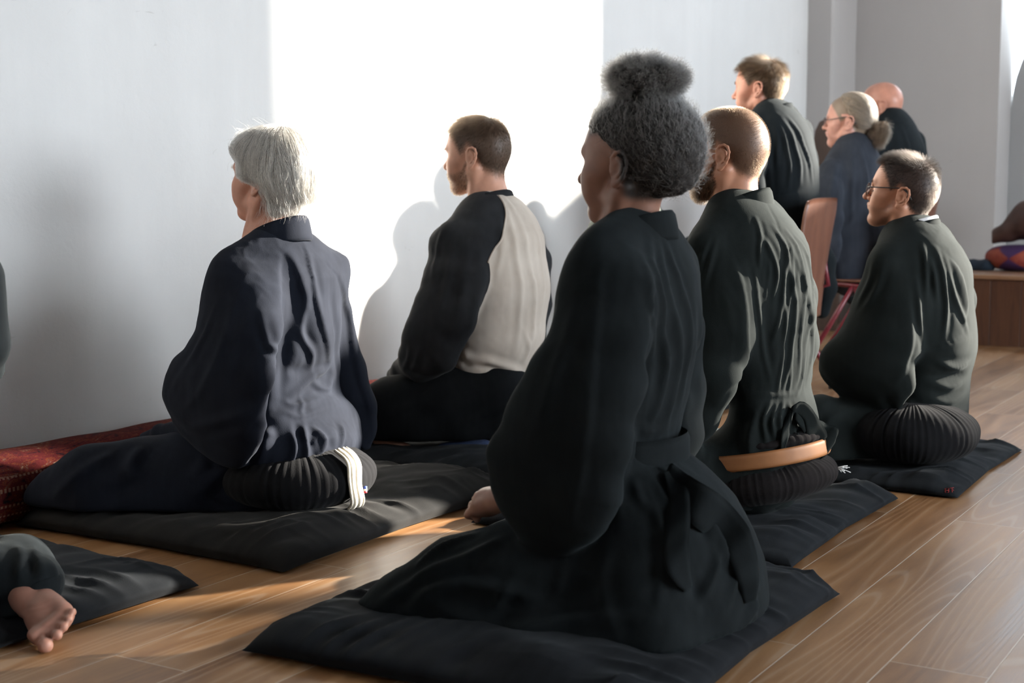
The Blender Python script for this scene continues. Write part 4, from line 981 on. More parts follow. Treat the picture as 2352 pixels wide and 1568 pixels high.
# ------------------------------------------------------------------ bearded man in the second row
if want('m3'):
    m3 = empty('person', (3.47, 1.3, 0), 'bearded person with a shaved head in a green-black robe on a strapped zafu', 'person')
    F = Fig(3.47)
    F.v([(1698, 497, 0, 54, .076), (1705, 530, 0, 92, .14), (1728, 600, 0, 124, .175), (1745, 720, 0, 122, .17), (1755, 830, 0, 106, .16), (1772, 915, 0, 76, .15), (1775, 960, 0, 84, .15)], .035)
    shoulders(F, (1670, 520, -.06, 38), (1622, 575, -.18, 36), (1745, 500, .06, 40), (1808, 560, .17, 36))
    F.v([(1775, 945, 0, 78, .15), (1772, 1000, 0, 100, .17), (1755, 1050, 0, 112, .17)], .04)
    F.v([(1640, 580, -.12, 46, .07), (1638, 680, -.165, 76, .066), (1632, 770, -.20, 84, .06)], .07); F.v([(1632, 770, -.20, 84, .06), (1612, 870, -.24, 76, .05), (1580, 950, -.245, 66, .042), (1565, 1000, -.235, 46, .022)], .03)
    F.v([(1812, 570, .16, 36, .06), (1838, 680, .21, 34, .058), (1842, 790, .235, 34, .055), (1830, 870, .235, 28, .045), (1815, 910, .23, 16, .03)], .03)
    F.t([(1740, 1080, -.08, 95), (1560, 1090, -.18, 80), (1400, 1110, -.28, 70)], .05); F.t([(1740, 1070, .08, 85), (1620, 1060, .2, 70), (1520, 1050, .3, 60)], .05)
    fl = [('s', 11, 10, [(1690, 600), (1704, 640), (1717, 714), (1718, 777), (1702, 845), (1674, 893), (1655, 925)]),
          ('p', 7, 5, [(1736, 500), (1746, 540), (1745, 580), (1743, 622)]), ('p', 7, 6, [(1749, 540), (1774, 583), (1786, 635), (1776, 686)]),
          ('p', 7, 6, [(1776, 520), (1806, 573), (1802, 646), (1789, 740), (1774, 790)]), ('p', 9, 7, [(1792, 540), (1812, 599), (1826, 680), (1822, 770), (1812, 845), (1797, 900)]),
          ('p', 7, 6, [(1806, 530), (1832, 570), (1847, 651), (1842, 750), (1834, 871)]), ('r', -2, 4, [(1754, 456), (1784, 510), (1800, 560), (1806, 620)]),
          ('p', 7, 6, [(1828, 545), (1855, 590), (1866, 651), (1863, 730), (1850, 800)]), ('p', 6, 6, [(1732, 600), (1742, 700), (1754, 800), (1770, 880)]),
          ('r', -7, 14, [(1760, 690), (1765, 780), (1772, 850)]), ('p', 7, 5, [(1850, 820), (1840, 880), (1830, 905)]), ('p', 6, 5, [(1803, 800), (1793, 860), (1787, 905)]), ('p', 6, 5, [(1818, 830), (1816, 870), (1812, 905)]),
          ('p', 6, 5, [(1815, 560), (1822, 640), (1810, 720)]), ('p', 6, 5, [(1800, 680), (1806, 740), (1800, 800)]), ('p', 4, 5, [(1840, 680), (1834, 760), (1826, 830)]), ('p', 4, 4, [(1764, 560), (1768, 620), (1760, 690)]),
          ('z', 8, 8, [(1818, 575), (1844, 650), (1860, 730), (1863, 800), (1850, 880)]), ('p', 6, 6, [(1630, 545), (1612, 590), (1604, 640)]), ('p', 6, 6, [(1645, 550), (1628, 610), (1612, 670)]),
          ('p', 4, 5, [(1735, 906), (1785, 908), (1838, 903)]), ('p', 10, 6, [(1800, 922), (1791, 960), (1797, 1000)]), ('p', 9, 6, [(1772, 922), (1754, 965), (1760, 1015)]), ('p', 9, 6, [(1786, 925), (1774, 970), (1782, 1010)]),
          ('p', 10, 7, [(1812, 932), (1826, 968), (1820, 1005)]), ('p', 9, 12, [(1742, 940), (1722, 1000), (1724, 1060)])]
    robe3 = F.cloth('robe', C_green, m3, .0046, fl, .0028, None, 2, 7)
    collar(F.S(1700, 460, 0), .080, .083, .068, .060, C_green, robe3, .2, 150, .008)
    # sash bow at the small of the back
    def loop(pts, h, name='bow'):
        return band(onsurf(robe3, pts), h, .009, [(.2, -.1, 1), (.5, -.5, .6), (.2, -.1, 1)], C_green, name, robe3, 10, wob=.014)
    loop([(1818, 945, .006), (1834, 938, .022), (1852, 948, .045), (1866, 985, .060), (1872, 1025, .055), (1860, 1052, .040), (1842, 1044, .025), (1830, 1000, .012)], [.03, .045, .06, .07, .065, .05, .04, .02])
    loop([(1826, 955, .008), (1850, 975, .030), (1880, 992, .060), (1908, 1000, .075), (1904, 1030, .075), (1880, 1045, .055), (1850, 1020, .025)], [.02, .045, .06, .055, .055, .045, .02])
    loop([(1815, 950, .006), (1806, 985, .014), (1800, 1030, .014), (1792, 1060, .008)], [.02, .035, .035, .02], 'bow_end')
    T = Fig(3.47)
    T.t([(1760, 1120, -.06, 70), (1500, 1150, -.24, 62), (1380, 1165, -.30, 55)], .05)
    T.cloth('trousers', C_green, m3, .009, [], .003, .06, 2, 2)
    ear = F.S(1655, 360, -.078); H3 = Head(dict(w=1.0, nose=1.0, jaw=1.02, neck=.98, lean=.022, ears=1.0, eary=-.012), ear + np.array([.078, .012, .004]), .985, yaw=1, pitch=-1)
    H3.build(K_tan, m3, [(hairmask(-.002, .02, .03), (.11, .062, .040)), (lambda V, N: beardmask(-.040)(V) * .55, (.10, .055, .035))])
    H_stub = hair_mat('brown_stubble', (.085, .046, .024), .4, .4)
    short_hair(H3, H_stub, m3, 16000, .0042, 2.2, hairmask(-.002, .03, .03), 31, .00013, .2, .1, 2, .0, 0, 'cropped_hair', .0002)
    S, R = grow(H3, 6500, beardmask(-.040), lambda P, N: np.full(len(P), .013), lambda P, N: N * .55 + np.array([0, .12, -.75]), 33, 4, .00017, .0006, 0, .15, .3, .35)
    hair_curves('beard', S, R, H_beard, m3); brows(H3, H_beard, m3); lashes(H3, H_dark, m3)
    zb = zabuton((3.055, 1.09), (3.915, 1.96), .050, C_zab2, 'black square floor cushion under the bearded person with the shaved head', 11, [(3.45, 1.5, .33, .40, .018)], ears=.03, wr=.013)
# ------------------------------------------------------------------ man with spectacles, right
if want('fr'):
    fr = empty('person', (4.44, 1.2, 0), 'person with short dark hair and glasses in a green-black robe, kneeling at the right', 'person')
    F = Fig(4.44)
    F.v([(2097, 552, 0, 44, .075), (2100, 580, 0, 84, .14), (2118, 640, 0, 106, .185), (2135, 740, 0, 96, .175), (2140, 800, 0, 94, .17), (2136, 850, 0, 80, .155), (2128, 910, 0, 88, .165), (2122, 960, 0, 100, .18)], .035)
    shoulders(F, (2075, 560, -.06, 34), (2030, 610, -.18, 32), (2140, 550, .06, 34), (2190, 610, .17, 32))
    F.v([(2046, 615, -.13, 38, .07), (2040, 700, -.175, 68, .066), (2020, 780, -.22, 84, .06)], .07); F.v([(2020, 780, -.22, 84, .06), (1992, 850, -.25, 106, .046), (1978, 886, -.245, 102, .024)], .03)
    F.v([(2190, 620, .16, 34, .058), (2205, 690, .21, 33, .055), (2205, 760, .235, 26, .05), (2205, 815, .235, 27, .045), (2195, 835, .23, 18, .03)], .025)
    F.t([(2120, 990, -.08, 72), (1990, 1000, -.2, 62), (1880, 950, -.30, 38), (1850, 945, -.33, 26)], .04)
    F.t([(2120, 985, .08, 66), (1990, 985, .2, 60), (1900, 960, .3, 50)], .04)
    F.t([(2000, 1040, -.2, 45), (1900, 1040, -.3, 50), (1840, 1040, -.33, 42)], .05)
    fl = [('p', 11, 8, [(2118, 560), (2126, 600), (2127, 640), (2125, 690)]), ('p', 11, 7, [(2137, 590), (2145, 630), (2152, 690)]), ('p', 11, 8, [(2150, 570), (2166, 620), (2174, 699), (2168, 777)]),
          ('p', 9, 8, [(2165, 580), (2182, 640), (2204, 710), (2222, 760)]), ('s', 8, 9, [(2180, 590), (2214, 650), (2222, 700), (2212, 760)]), ('p', 8, 8, [(2105, 640), (2112, 720), (2120, 800)]),
          ('p', 8, 10, [(2012, 590), (1998, 644), (1970, 700)]), ('p', 8, 10, [(2028, 600), (2012, 660), (1985, 710)]), ('s', 9, 10, [(2090, 690), (2098, 740), (2096, 800), (2078, 860), (2050, 890)]),
          ('s', 10, 9, [(2100, 812), (2150, 795), (2200, 780), (2228, 766)]), ('p', 12, 11, [(2150, 830), (2190, 845), (2225, 832)]), ('r', -10, 12, [(2120, 860), (2170, 866), (2216, 858)]),
          ('p', 11, 9, [(2140, 882), (2180, 890), (2212, 876)]), ('p', 11, 9, [(2130, 915), (2175, 925), (2216, 905)]), ('p', 9, 9, [(2150, 945), (2190, 955), (2222, 940)]),
          ('p', 8, 10, [(2060, 900), (2090, 930), (2150, 975)]), ('r', -9, 16, [(2030, 905), (2060, 960)]), ('p', 9, 12, [(1960, 930), (1910, 960), (1880, 1000)])]
    robe4 = F.cloth('robe', C_green, fr, .0058, fl, .003, .062, 2, 9)
    collar(F.S(2098, 521, 0), .080, .080, .058, .050, C_green, robe4, .16, 150, .008)
    M_white = cloth('white_cotton', (.5, .5, .5), (.65, .65, .66), .9, .05)
    uc = collar(F.S(2097, 503, 0), .074, .074, .026, .045, M_white, fr, .16, 150, .006, name='undershirt'); uc['label'] = 'white undershirt collar'
    ear = F.S(2066, 448, -.078); H4 = Head(dict(w=1.0, nose=1.05, jaw=1.0, neck=.98, lean=.0, ears=1.05), ear + np.array([.078, .012, .0]), .955, yaw=4, pitch=10)
    H4.build(K_tan, fr, [(hairmask(.0, .02, .0), (.055, .035, .028)), (lambda V, N: beardmask(-.040)(V) * .22, (.16, .09, .06))])
    def ln(P, N): return .008 + .022 * smoothstep(.06, .12, P[:, 2]) + .006 * smoothstep(.03, .09, P[:, 1])
    short_hair(H4, H_dark, fr, 15000, ln, 1.1, hairmask(.002, .02, .0), 41, .00017, .35, .25, 4, .0, .35, 'hair', .0004)
    brows(H4, H_dark, fr); lashes(H4, H_dark, fr)
    short_hair(H4, H_dark, fr, 2600, .0022, 1.5, beardmask(-.040), 45, .00010, .3, 0, 2, .3, 0, 'stubble', .0001)
    spectacles(H4, plain('dark_horn_frame', (.035, .032, .03), .3, .5, 0, .1), M_glass, fr, .002)
    fz = zabuton((4.01, .95), (4.885, 1.84), .045, C_zab2, 'black square floor cushion under the person with glasses', 13, [(4.45, 1.35, .35, .36, .016)], ears=.03, wr=.010)
    cov = fz.children[0]; b = MB()
    for st in (((2171, 1122), (2171, 1131), (2179, 1130), (2179, 1121), (2171, 1122)), ((2171, 1126.5), (2179, 1125.5)), ((2182, 1121), (2191, 1119.5)), ((2186.5, 1120.5), (2187, 1130)), ((2187, 1124), (2191, 1126))):
        pp = onsurf(cov, [(x, y, .0012) for x, y in st])
        if len(pp) > 1: b.tube(pp, .0009, 6)
    if b.v: b.build('stitched_mark', plain('red_thread', (.30, .02, .02), .7), cov)['label'] = 'small red stitched mark'
# ------------------------------------------------------------------ man in the two-tone sweatshirt
if want('sw'):
    sw = empty('person', (3.95, 2.45, 0), 'person in a cream sweatshirt with dark grey raglan sleeves kneeling by the wall', 'person')
    C_cream = cloth('cream_jersey', (.40, .345, .29), (.50, .445, .385), .95, .06, (1, 1, 1), (30, 30, 6), .15)
    C_grey = cloth('dark_grey_jersey', (0.0135, 0.0142, 0.0158), (0.0255, 0.0270, 0.0292), .95, .06, (1, 1, 1), (30, 30, 6), .15)
    C_black = cloth('black_trouser_cotton', (.0035, .004, .0045), (.008, .009, .010), .92, .01)
    F = Fig(3.95)
    F.v([(1123, 492, 0, 44, .072), (1128, 518, 0, 82, .13), (1135, 560, 0, 112, .175), (1140, 660, 0, 120, .185), (1132, 760, 0, 116, .18), (1118, 820, 0, 108, .175), (1110, 850, 0, 92, .16)], .03)
    shoulders(F, (1092, 508, -.06, 30), (1040, 541, -.16, 34), (1160, 506, .06, 30), (1215, 546, .16, 34))
    fl = [('p', 7, 10, [(1160, 470), (1180, 540), (1195, 640), (1192, 740), (1182, 810)]), ('p', 7, 9, [(1180, 480), (1210, 560), (1228, 660), (1225, 760), (1200, 830)]), ('p', 5, 9, [(1150, 500), (1152, 580), (1140, 640)]),
          ('p', 5, 8, [(1215, 500), (1242, 580), (1250, 660), (1240, 750)]), ('p', 4, 6, [(1152, 448), (1172, 470), (1186, 500)]), ('p', 9, 11, [(1020, 800), (1070, 818), (1130, 832), (1180, 848), (1205, 866)]),
          ('r', -6, 8, [(1010, 822), (1070, 838), (1130, 846), (1190, 866)]), ('p', 6, 8, [(1205, 760), (1215, 800), (1200, 840)]), ('r', -5, 16, [(1100, 640), (1080, 720), (1060, 780)])]
    BP = list(F.P); SP = {}
    for s, rows in ((-1, [(1118, 512, -.02, 22, .03), (1085, 536, -.08, 44, .05), (1060, 560, -.14, 72, .06), (1046, 640, -.195, 72, .058), (1022, 720, -.235, 72, .056), (990, 790, -.25, 68, .052), (960, 830, -.235, 50, .045), (925, 852, -.17, 26, .035), (908, 862, -.13, 20, .03)]),
                    (1, [(1148, 508, .03, 22, .03), (1200, 538, .12, 36, .05), (1232, 600, .195, 33, .055), (1235, 700, .225, 30, .055), (1220, 780, .235, 30, .05), (1190, 820, .22, 25, .04)])):
        G = Fig(3.95); G.v(rows, .022); SP[s] = G.P; F.P = F.P + G.P
    fl += [('p', 5, 8, [(1015, 530), (1004, 580), (992, 640)]), ('p', 5, 10, [(1040, 560), (1024, 660), (998, 760)]), ('p', 5, 12, [(1075, 560), (1062, 680), (1030, 780)]), ('p', 6, 8, [(940, 800), (935, 830), (925, 850)]), ('p', 6, 8, [(965, 800), (955, 835), (940, 858)]), ('r', -7, 10, [(925, 840), (950, 856), (985, 862)]),
           ('s', 5, 8, [(1118, 600), (1112, 660), (1094, 720), (1064, 775), (1040, 815)])]
    V, Q = nets(F.P, .0056); V = laplace(V, Q, 2, .5)
    base = V.copy(); V = fold(V, Q, fl); V = V + vnormals(V, Q) * (.0012 * fbm(V * 30, 2))[:, None]
    body_d = sdf(BP, base); isS = {}
    n1_, u1_ = F.S(1138, 449, -.035), F.S(1122, 600, -.10)
    for s in (-1, 1):
        off = (base[:, 0] - 3.95) * s; lx = np.interp(base[:, 2], [u1_[2], n1_[2]], [.175, .050])
        isS[s] = np.where(base[:, 2] > u1_[2], off > lx, (sdf(SP[s], base) < body_d) & (off > .07))
    lab = np.where(isS[-1], 1, np.where(isS[1], 2, 0)); fq = np.array([np.bincount(lab[q], minlength=3).argmax() for q in Q])
    for _ in range(6):                        # even out the seam line between the two fabrics
        E_ = {}
        for f_, q_ in zip(fq, Q):
            for a_, b_ in zip(q_, np.roll(q_, -1)): E_.setdefault((min(a_, b_), max(a_, b_)), []).append(f_)
        nb_ = {}
        for (a_, b_), v_ in E_.items():
            if len(v_) == 2 and v_[0] != v_[1]: nb_.setdefault(a_, []).append(b_); nb_.setdefault(b_, []).append(a_)
        V2 = V.copy()
        for a_, l_ in nb_.items():
            if len(l_) == 2: V2[a_] = .4 * V[a_] + .3 * (V[l_[0]] + V[l_[1]])
        V = V2
    def sub(k, name, mat, par):
        q = Q[fq == k]; u, inv = np.unique(q, return_inverse=True); return mesh(name, V[u], inv.reshape(q.shape), mat, par)
    shirt = sub(0, 'sweatshirt', C_cream, sw)
    for k in (1, 2): sub(k, 'sleeve', C_grey, shirt)['label'] = 'dark grey raglan sleeve'
    # piping along the raglan seam
    bv = BVHTree.FromPolygons([Vector(v) for v in V], [tuple(q) for q in Q.tolist()]); pp = []
    for z in np.linspace(n1_[2], u1_[2], 14):
        h = bv.ray_cast(Vector((3.95 - np.interp(z, [u1_[2], n1_[2]], [.175, .050]), 1.9, z)), Vector((0, 1, 0)))
        if h[0] is not None: pp.append(np.array(h[0]))
    pip = catmull(pp, .008); b = MB(); b.tube(pip + np.array([-.001, -.002, 0]), .0032, 8); o = b.build('piping', C_cream, shirt); o['label'] = 'pale raglan seam'
    col = collar(F.S(1121, 449, 0), .080, .081, .044, .045, C_grey, shirt, .35, 165, .010); col['label'] = 'dark grey ribbed collar'
    T = Fig(3.95)
    T.t([(1130, 890, -.05, 84), (1020, 915, -.16, 72), (900, 935, -.26, 64), (845, 950, -.30, 50)], .05); T.t([(1130, 890, .06, 78), (1040, 890, .18, 64), (960, 900, .28, 54)], .05)
    T.t([(1130, 950, -.05, 80), (1060, 990, -.16, 40), (960, 990, -.24, 40), (850, 995, -.30, 40)], .05); T.t([(1180, 930, .0, 60), (1160, 985, -.03, 55)], .05)
    T.cloth('trousers', C_black, sw, .008, [('p', 8, 12, [(1180, 930), (1120, 950), (1050, 985)]), ('p', 7, 12, [(1180, 950), (1110, 985), (1060, 1010)]), ('p', 7, 14, [(1000, 880), (960, 920), (900, 950)])], .003, .07, 2, 5)
    ear = F.S(1076, 362, -.078); H5 = Head(dict(w=1.0, nose=.95, jaw=1.0, neck=1.0, lean=.012, ears=1.0), ear + np.array([.080, .014, .004]), 1.03, yaw=6, pitch=-3)
    feet = Fig(3.95); feet.t([(960, 1048, -.22, 22), (900, 1042, -.26, 24), (872, 1038, -.28, 17)], .02)
    for i, (x, y, r) in enumerate(((866, 1032, 10), (862, 1039, 8), (866, 1046, 7), (874, 1050, 7), (884, 1052, 6))): feet.t([(x + 14, y, -.27, r), (x, y, -.285 - .008 * i, r)], .006)
    lk = [cap(F.S(930, 1045, -.24), F.S(850, 985, -.31), .03, .03, .02), cap(F.S(850, 985, -.31), F.S(880, 940, -.27), .03, .04, .02), cap(F.S(880, 940, -.27), F.S(1120, 890, -.05), .04, .06, .02), cap(F.S(1120, 890, -.05), F.S(1125, 560, 0), .06, .06, .02), cap(F.S(1125, 560, 0), H5.w((0, -.046, -.17)), .06, .05, .02)]
    fe = nets(feet.P + lk, .004)
    H5.build(K_fair, sw, [(hairmask(-.002, .03), (.085, .055, .038)), (lambda V, N: beardmask(-.040)(V) * .40, (.16, .09, .055))], [fe])
    def ln(P, N): return .006 + .020 * smoothstep(.04, .11, P[:, 2])
    short_hair(H5, H_brown, sw, 15000, ln, .55, hairmask(-.002, .02), 51, .00017, .35, .35, 4, .05, .3, 'hair', .0005)
    S, R = grow(H5, 4500, beardmask(-.040), lambda P, N: np.full(len(P), .006), lambda P, N: N * .6 + np.array([0, .12, -.6]), 53, 3, .00014, .0004, 0, .1, .2, .3); hair_curves('beard', S, R, H_beard, sw)
    brows(H5, H_brown, sw); lashes(H5, H_dark, sw)
    D = Fig(3.95); D.t([(1022, 1036, -.20, 21), (1110, 1032, -.14, 24)], .02)
    C_denim = cloth('blue_denim', (.020, .032, .075), (.045, .065, .13), .9, .05, (1, 1, 1), (120, 120, 120), .4)
    o = D.cloth('turned_up_cuff', C_denim, sw, .005, [], .003, None); o['label'] = 'blue denim turned-up cuff'
    zabuton((3.52, 2.02), (4.42, 2.93), .058, C_zab2, 'dark floor cushion under the person in the two-tone sweatshirt', 17, [(3.95, 2.5, .33, .3, .012)], ears=.03, wr=.011)
# ------------------------------------------------------------------ people behind and at the frame's edge
C_sage = cloth('grey_green_cotton', (.060, .066, .060), (.10, .11, .10), .9, .03)
C_slate = cloth('slate_blue_cotton', (0.0208, 0.0240, 0.0320), (0.0360, 0.0416, 0.0528), .9, .03, (.9, .95, 1), (50, 50, 5), .2)
C_teal = cloth('dark_teal_cotton', (0.0066, 0.0088, 0.0105), (0.0121, 0.0154, 0.0176), .86, .03, (.9, 1, 1), (50, 50, 5), .2)
def seated(root, X0, Y0, mat, headopts, skin, hairm, zh=.97, extra=None, folds=()):
    F = Fig(X0); A = F.P.append
    R = [(.20, .21, .19), (.34, .165, .13), (.55, .19, .13), (.70, .195, .12), (.775, .13, .095), (.84, .075, .075)]
    for (z0, a0, b0), (z1, a1, b1) in zip(R[:-1], R[1:]): A(Tec((X0, Y0, z0), (X0, Y0, z1), (a0, b0), (a1, b1), (1, 0, 0), .04))
    for s in (-1, 1):
        A(cap((X0 + s * .08, Y0, .775), (X0 + s * .185, Y0, .735), .055, .065, .04))
        A(Tec((X0 + s * .20, Y0, .70), (X0 + s * .27, Y0 + .03, .46), (.06, .09), (.06, .13), (1, 0, 0), .03))
        A(Tec((X0 + s * .27, Y0 + .05, .44), (X0 + s * .07, Y0 + .25, .34), (.05, .09), (.045, .05), (0, 0, 1), .03))
    o = F.cloth('robe', mat, root, .008, folds, .006, None, 2, 21)
    collar((X0, Y0 + .005, .835), .075, .075, .05, .05, mat, o, .2, 150, .008)
    T = Fig(X0); A = T.P.append
    for s in (-1, 1):
        A(cap((X0 + s * .10, Y0 + .02, .20), (X0 + s * .33, Y0 + .42, .14), .115, .07, .05)); A(cap((X0 + s * .33, Y0 + .42, .12), (X0 + s * .05, Y0 + .30, .11), .06, .05, .05))
        A(cap((X0 + s * .30, Y0 + .36, .10), (X0 + s * .20, Y0 - .02, .10), .05, .05, .05))
    if extra: extra(T)
    T.cloth('trousers', mat, root, .009, (), .005, .05, 2, 22)
    H = Head(headopts, (X0, Y0 + .035, zh), .97, pitch=-4)
    return H
if want('P3'):
    p3 = empty('person', (5.2, 2.58, 0), 'person in a grey-green robe, mostly hidden behind the person with the afro bun', 'person')
    H = seated(p3, 5.2, 2.56, C_sage, dict(res=.005), K_fair, H_brown, .965)
    H.build(K_fair, p3, [(hairmask(), (.07, .05, .035))]); short_hair(H, H_brown, p3, 5000, .02, .6, seed=61)
    zabuton((4.72, 2.12), (5.62, 2.96), .055, C_zab2, 'dark floor cushion almost hidden behind the person with the bun', 23, ears=.03)
if want('P10'):
    p10 = empty('person', (1.62, 2.4, 0), 'person in a dark robe at the left edge, only a bare foot and sleeve seen', 'person')
    C_p10 = cloth('grey_black_cotton', (0.0088, 0.0110, 0.0127), (0.0165, 0.0198, 0.0220), .88, .03, (.9, 1, 1), (50, 50, 5), .2)
    def leg(T):
        A = T.P.append
        for (a, ra), (b_, rb) in (((onY(-60, 1315, 2.46), .070), (onY(40, 1312, 2.36), .070)), ((onY(40, 1312, 2.36), .072), (onY(84, 1325, 2.28), .050)), ((onY(0, 1335, 2.33), .075), (onY(86, 1338, 2.238), .052))):
            A(cap(a, b_, ra, rb, .03))
    H = seated(p10, 1.56, 2.48, C_p10, dict(res=.005), K_fair, H_brown, .97, None)
    # trouser leg gathered at the ankle
    L = Fig(1.6); leg(L)
    fl = [('p', 13, 12, [(40, 1250), (52, 1280), (48, 1320), (44, 1340)]), ('p', 12, 11, [(70, 1250), (88, 1285), (100, 1330), (96, 1345)]), ('p', 10, 10, [(100, 1275), (122, 1310), (128, 1340)]), ('r', -10, 13, [(62, 1270), (66, 1300), (60, 1330)]), ('s', 10, 10, [(140, 1318), (100, 1345), (60, 1375), (20, 1395)]), ('p', 7, 8, [(132, 1330), (110, 1352), (70, 1372)])]
    lo = L.cloth('trouser_leg', C_p10, p10, .005, fl, .003, None, 2, 31)
    hem = onsurf(lo, [(140, 1335, .004), (120, 1350, .006), (90, 1364, .007), (60, 1376, .007), (30, 1386, .007), (4, 1394, .006)])
    band(hem, [.03, .045, .055, .055, .05, .05], .008, [(.25, .2, 1)], C_p10, 'hem', lo, 10, wob=.006)
    # right sleeve tip
    Sv = Fig(1.6); A = Sv.P.append
    A(Tec(onY(-60, 640, 2.36), onY(-42, 790, 2.34), (.05, .07), (.05, .055), (1, 0, 0), .02)); A(Tec(onY(-42, 790, 2.34), onY(-22, 850, 2.36), (.045, .05), (.03, .026), (1, 0, 0), .02))
    Sv.cloth('sleeve', C_p10, p10, .005, [('r', -9, 9, [(16, 850), (4, 868), (-12, 890)])], .003, None, 2, 33)
    # bare foot, sole towards the room
    Y = lambda x, y, yy: onY(x, y, yy)
    hl, te = Y(36, 1338, 2.25), Y(141, 1463, 2.055)
    e1 = (te - hl) / np.linalg.norm(te - hl); vv = hl - CAM; nn_ = -vv - e1 * (-vv @ e1); nn_ /= np.linalg.norm(nn_); e2 = np.cross(e1, nn_)
    if e2 @ np.array(cr) < 0: e2 = -e2
    FL = np.linalg.norm(te - hl)
    def f_(l, w, t): return hl + e1 * (l * FL / .235) + e2 * w + nn_ * t
    fp = [Tec(f_(.02, 0, -.028), f_(.11, .004, -.030), (.030, .030), (.036, .028), e2, .02), Tec(f_(.11, .004, -.030), f_(.165, .0, -.022), (.036, .026), (.047, .018), e2, .02),
          ell(f_(.168, -.028, -.010), (.021, .021, .014), .012), cap(f_(.172, -.005, -.012), f_(.166, .030, -.013), .014, .012, .012), cap(f_(.08, .028, -.018), f_(.15, .036, -.016), .015, .014, .015)]
    for i, (l0, w0, l1, w1_, r0, r1) in enumerate(((.178, -.030, .214, -.031, .0135, .0150), (.178, -.006, .212, -.0035, .0085, .0105), (.174, .010, .205, .0145, .0080, .0096), (.168, .023, .196, .0300, .0078, .0090), (.160, .035, .185, .0435, .0075, .0086))):
        fp.append(cap(f_(l0, w0, -.014), f_((l0 + l1) / 2, (w0 + w1_) / 2, -.012), r0, r0 * .92, .006)); fp.append(cap(f_((l0 + l1) / 2, (w0 + w1_) / 2, -.012), f_(l1, w1_, -.009), r0 * .92, r1 * .8, .003)); fp.append(ell(f_(l1, w1_, -.007), (r1, r1, r1), .002))
    for k, (l, w) in enumerate(((.188, -.0165), (.186, .0035), (.180, .019), (.172, .033))): fp.append(cap(f_(l, w, .004), f_(l + .034, w * 1.12 + .001, .004), .0022, .0022, .003, True))
    fp.append(cap(f_(.186, -.04, .001), f_(.176, .045, .001), .002, .002, .006, True))
    fp.append(cap(f_(.03, 0, -.03), Y(20, 1318, 2.36), .034, .034, .02))
    arm = [cap(Y(20, 1318, 2.36), (1.62, 2.50, .20), .034, .04, .02), cap((1.62, 2.50, .20), (1.56, 2.47, .70), .05, .06, .02), cap((1.56, 2.47, .70), (1.56, 2.48, .80), .06, .06, .02)]
    V, Q = nets(fp + arm, .0035); V = laplace(V, Q, 2, .4)
    V[:, 2] = np.maximum(V[:, 2], .003)
    K_foot = skin_mat('foot_skin', (.40, .20, .145), .5, .15)
    N = vnormals(V, Q)
    cre = [('r', -1.6, 2.2, [(55, 1400), (85, 1392), (120, 1378)]), ('r', -1.4, 2, [(62, 1412), (92, 1402), (130, 1388)]), ('r', -1.3, 2, [(75, 1424), (102, 1412), (136, 1400)])]
    V = fold(V, Q, cre, N)
    H.build(K_foot, p10, [(hairmask(), (.07, .05, .035))], [(V, Q)]); short_hair(H, H_brown, p10, 4000, .02, .6, seed=62)
    C_zl = cloth('slate_black_cushion_cotton', (0.0114, 0.0129, 0.0151), (0.0215, 0.0237, 0.0265), .85, .03, (.9, .95, 1), (12, 60, 12), .3)
    zabuton((1.28, 2.145), (2.245, 2.96), .062, C_zl, 'black floor cushion at the left edge under the bare foot', 29, [(1.6, 2.5, .3, .3, .01), (1.78, 2.17, .12, .12, .045)], ears=.045, wr=.011)
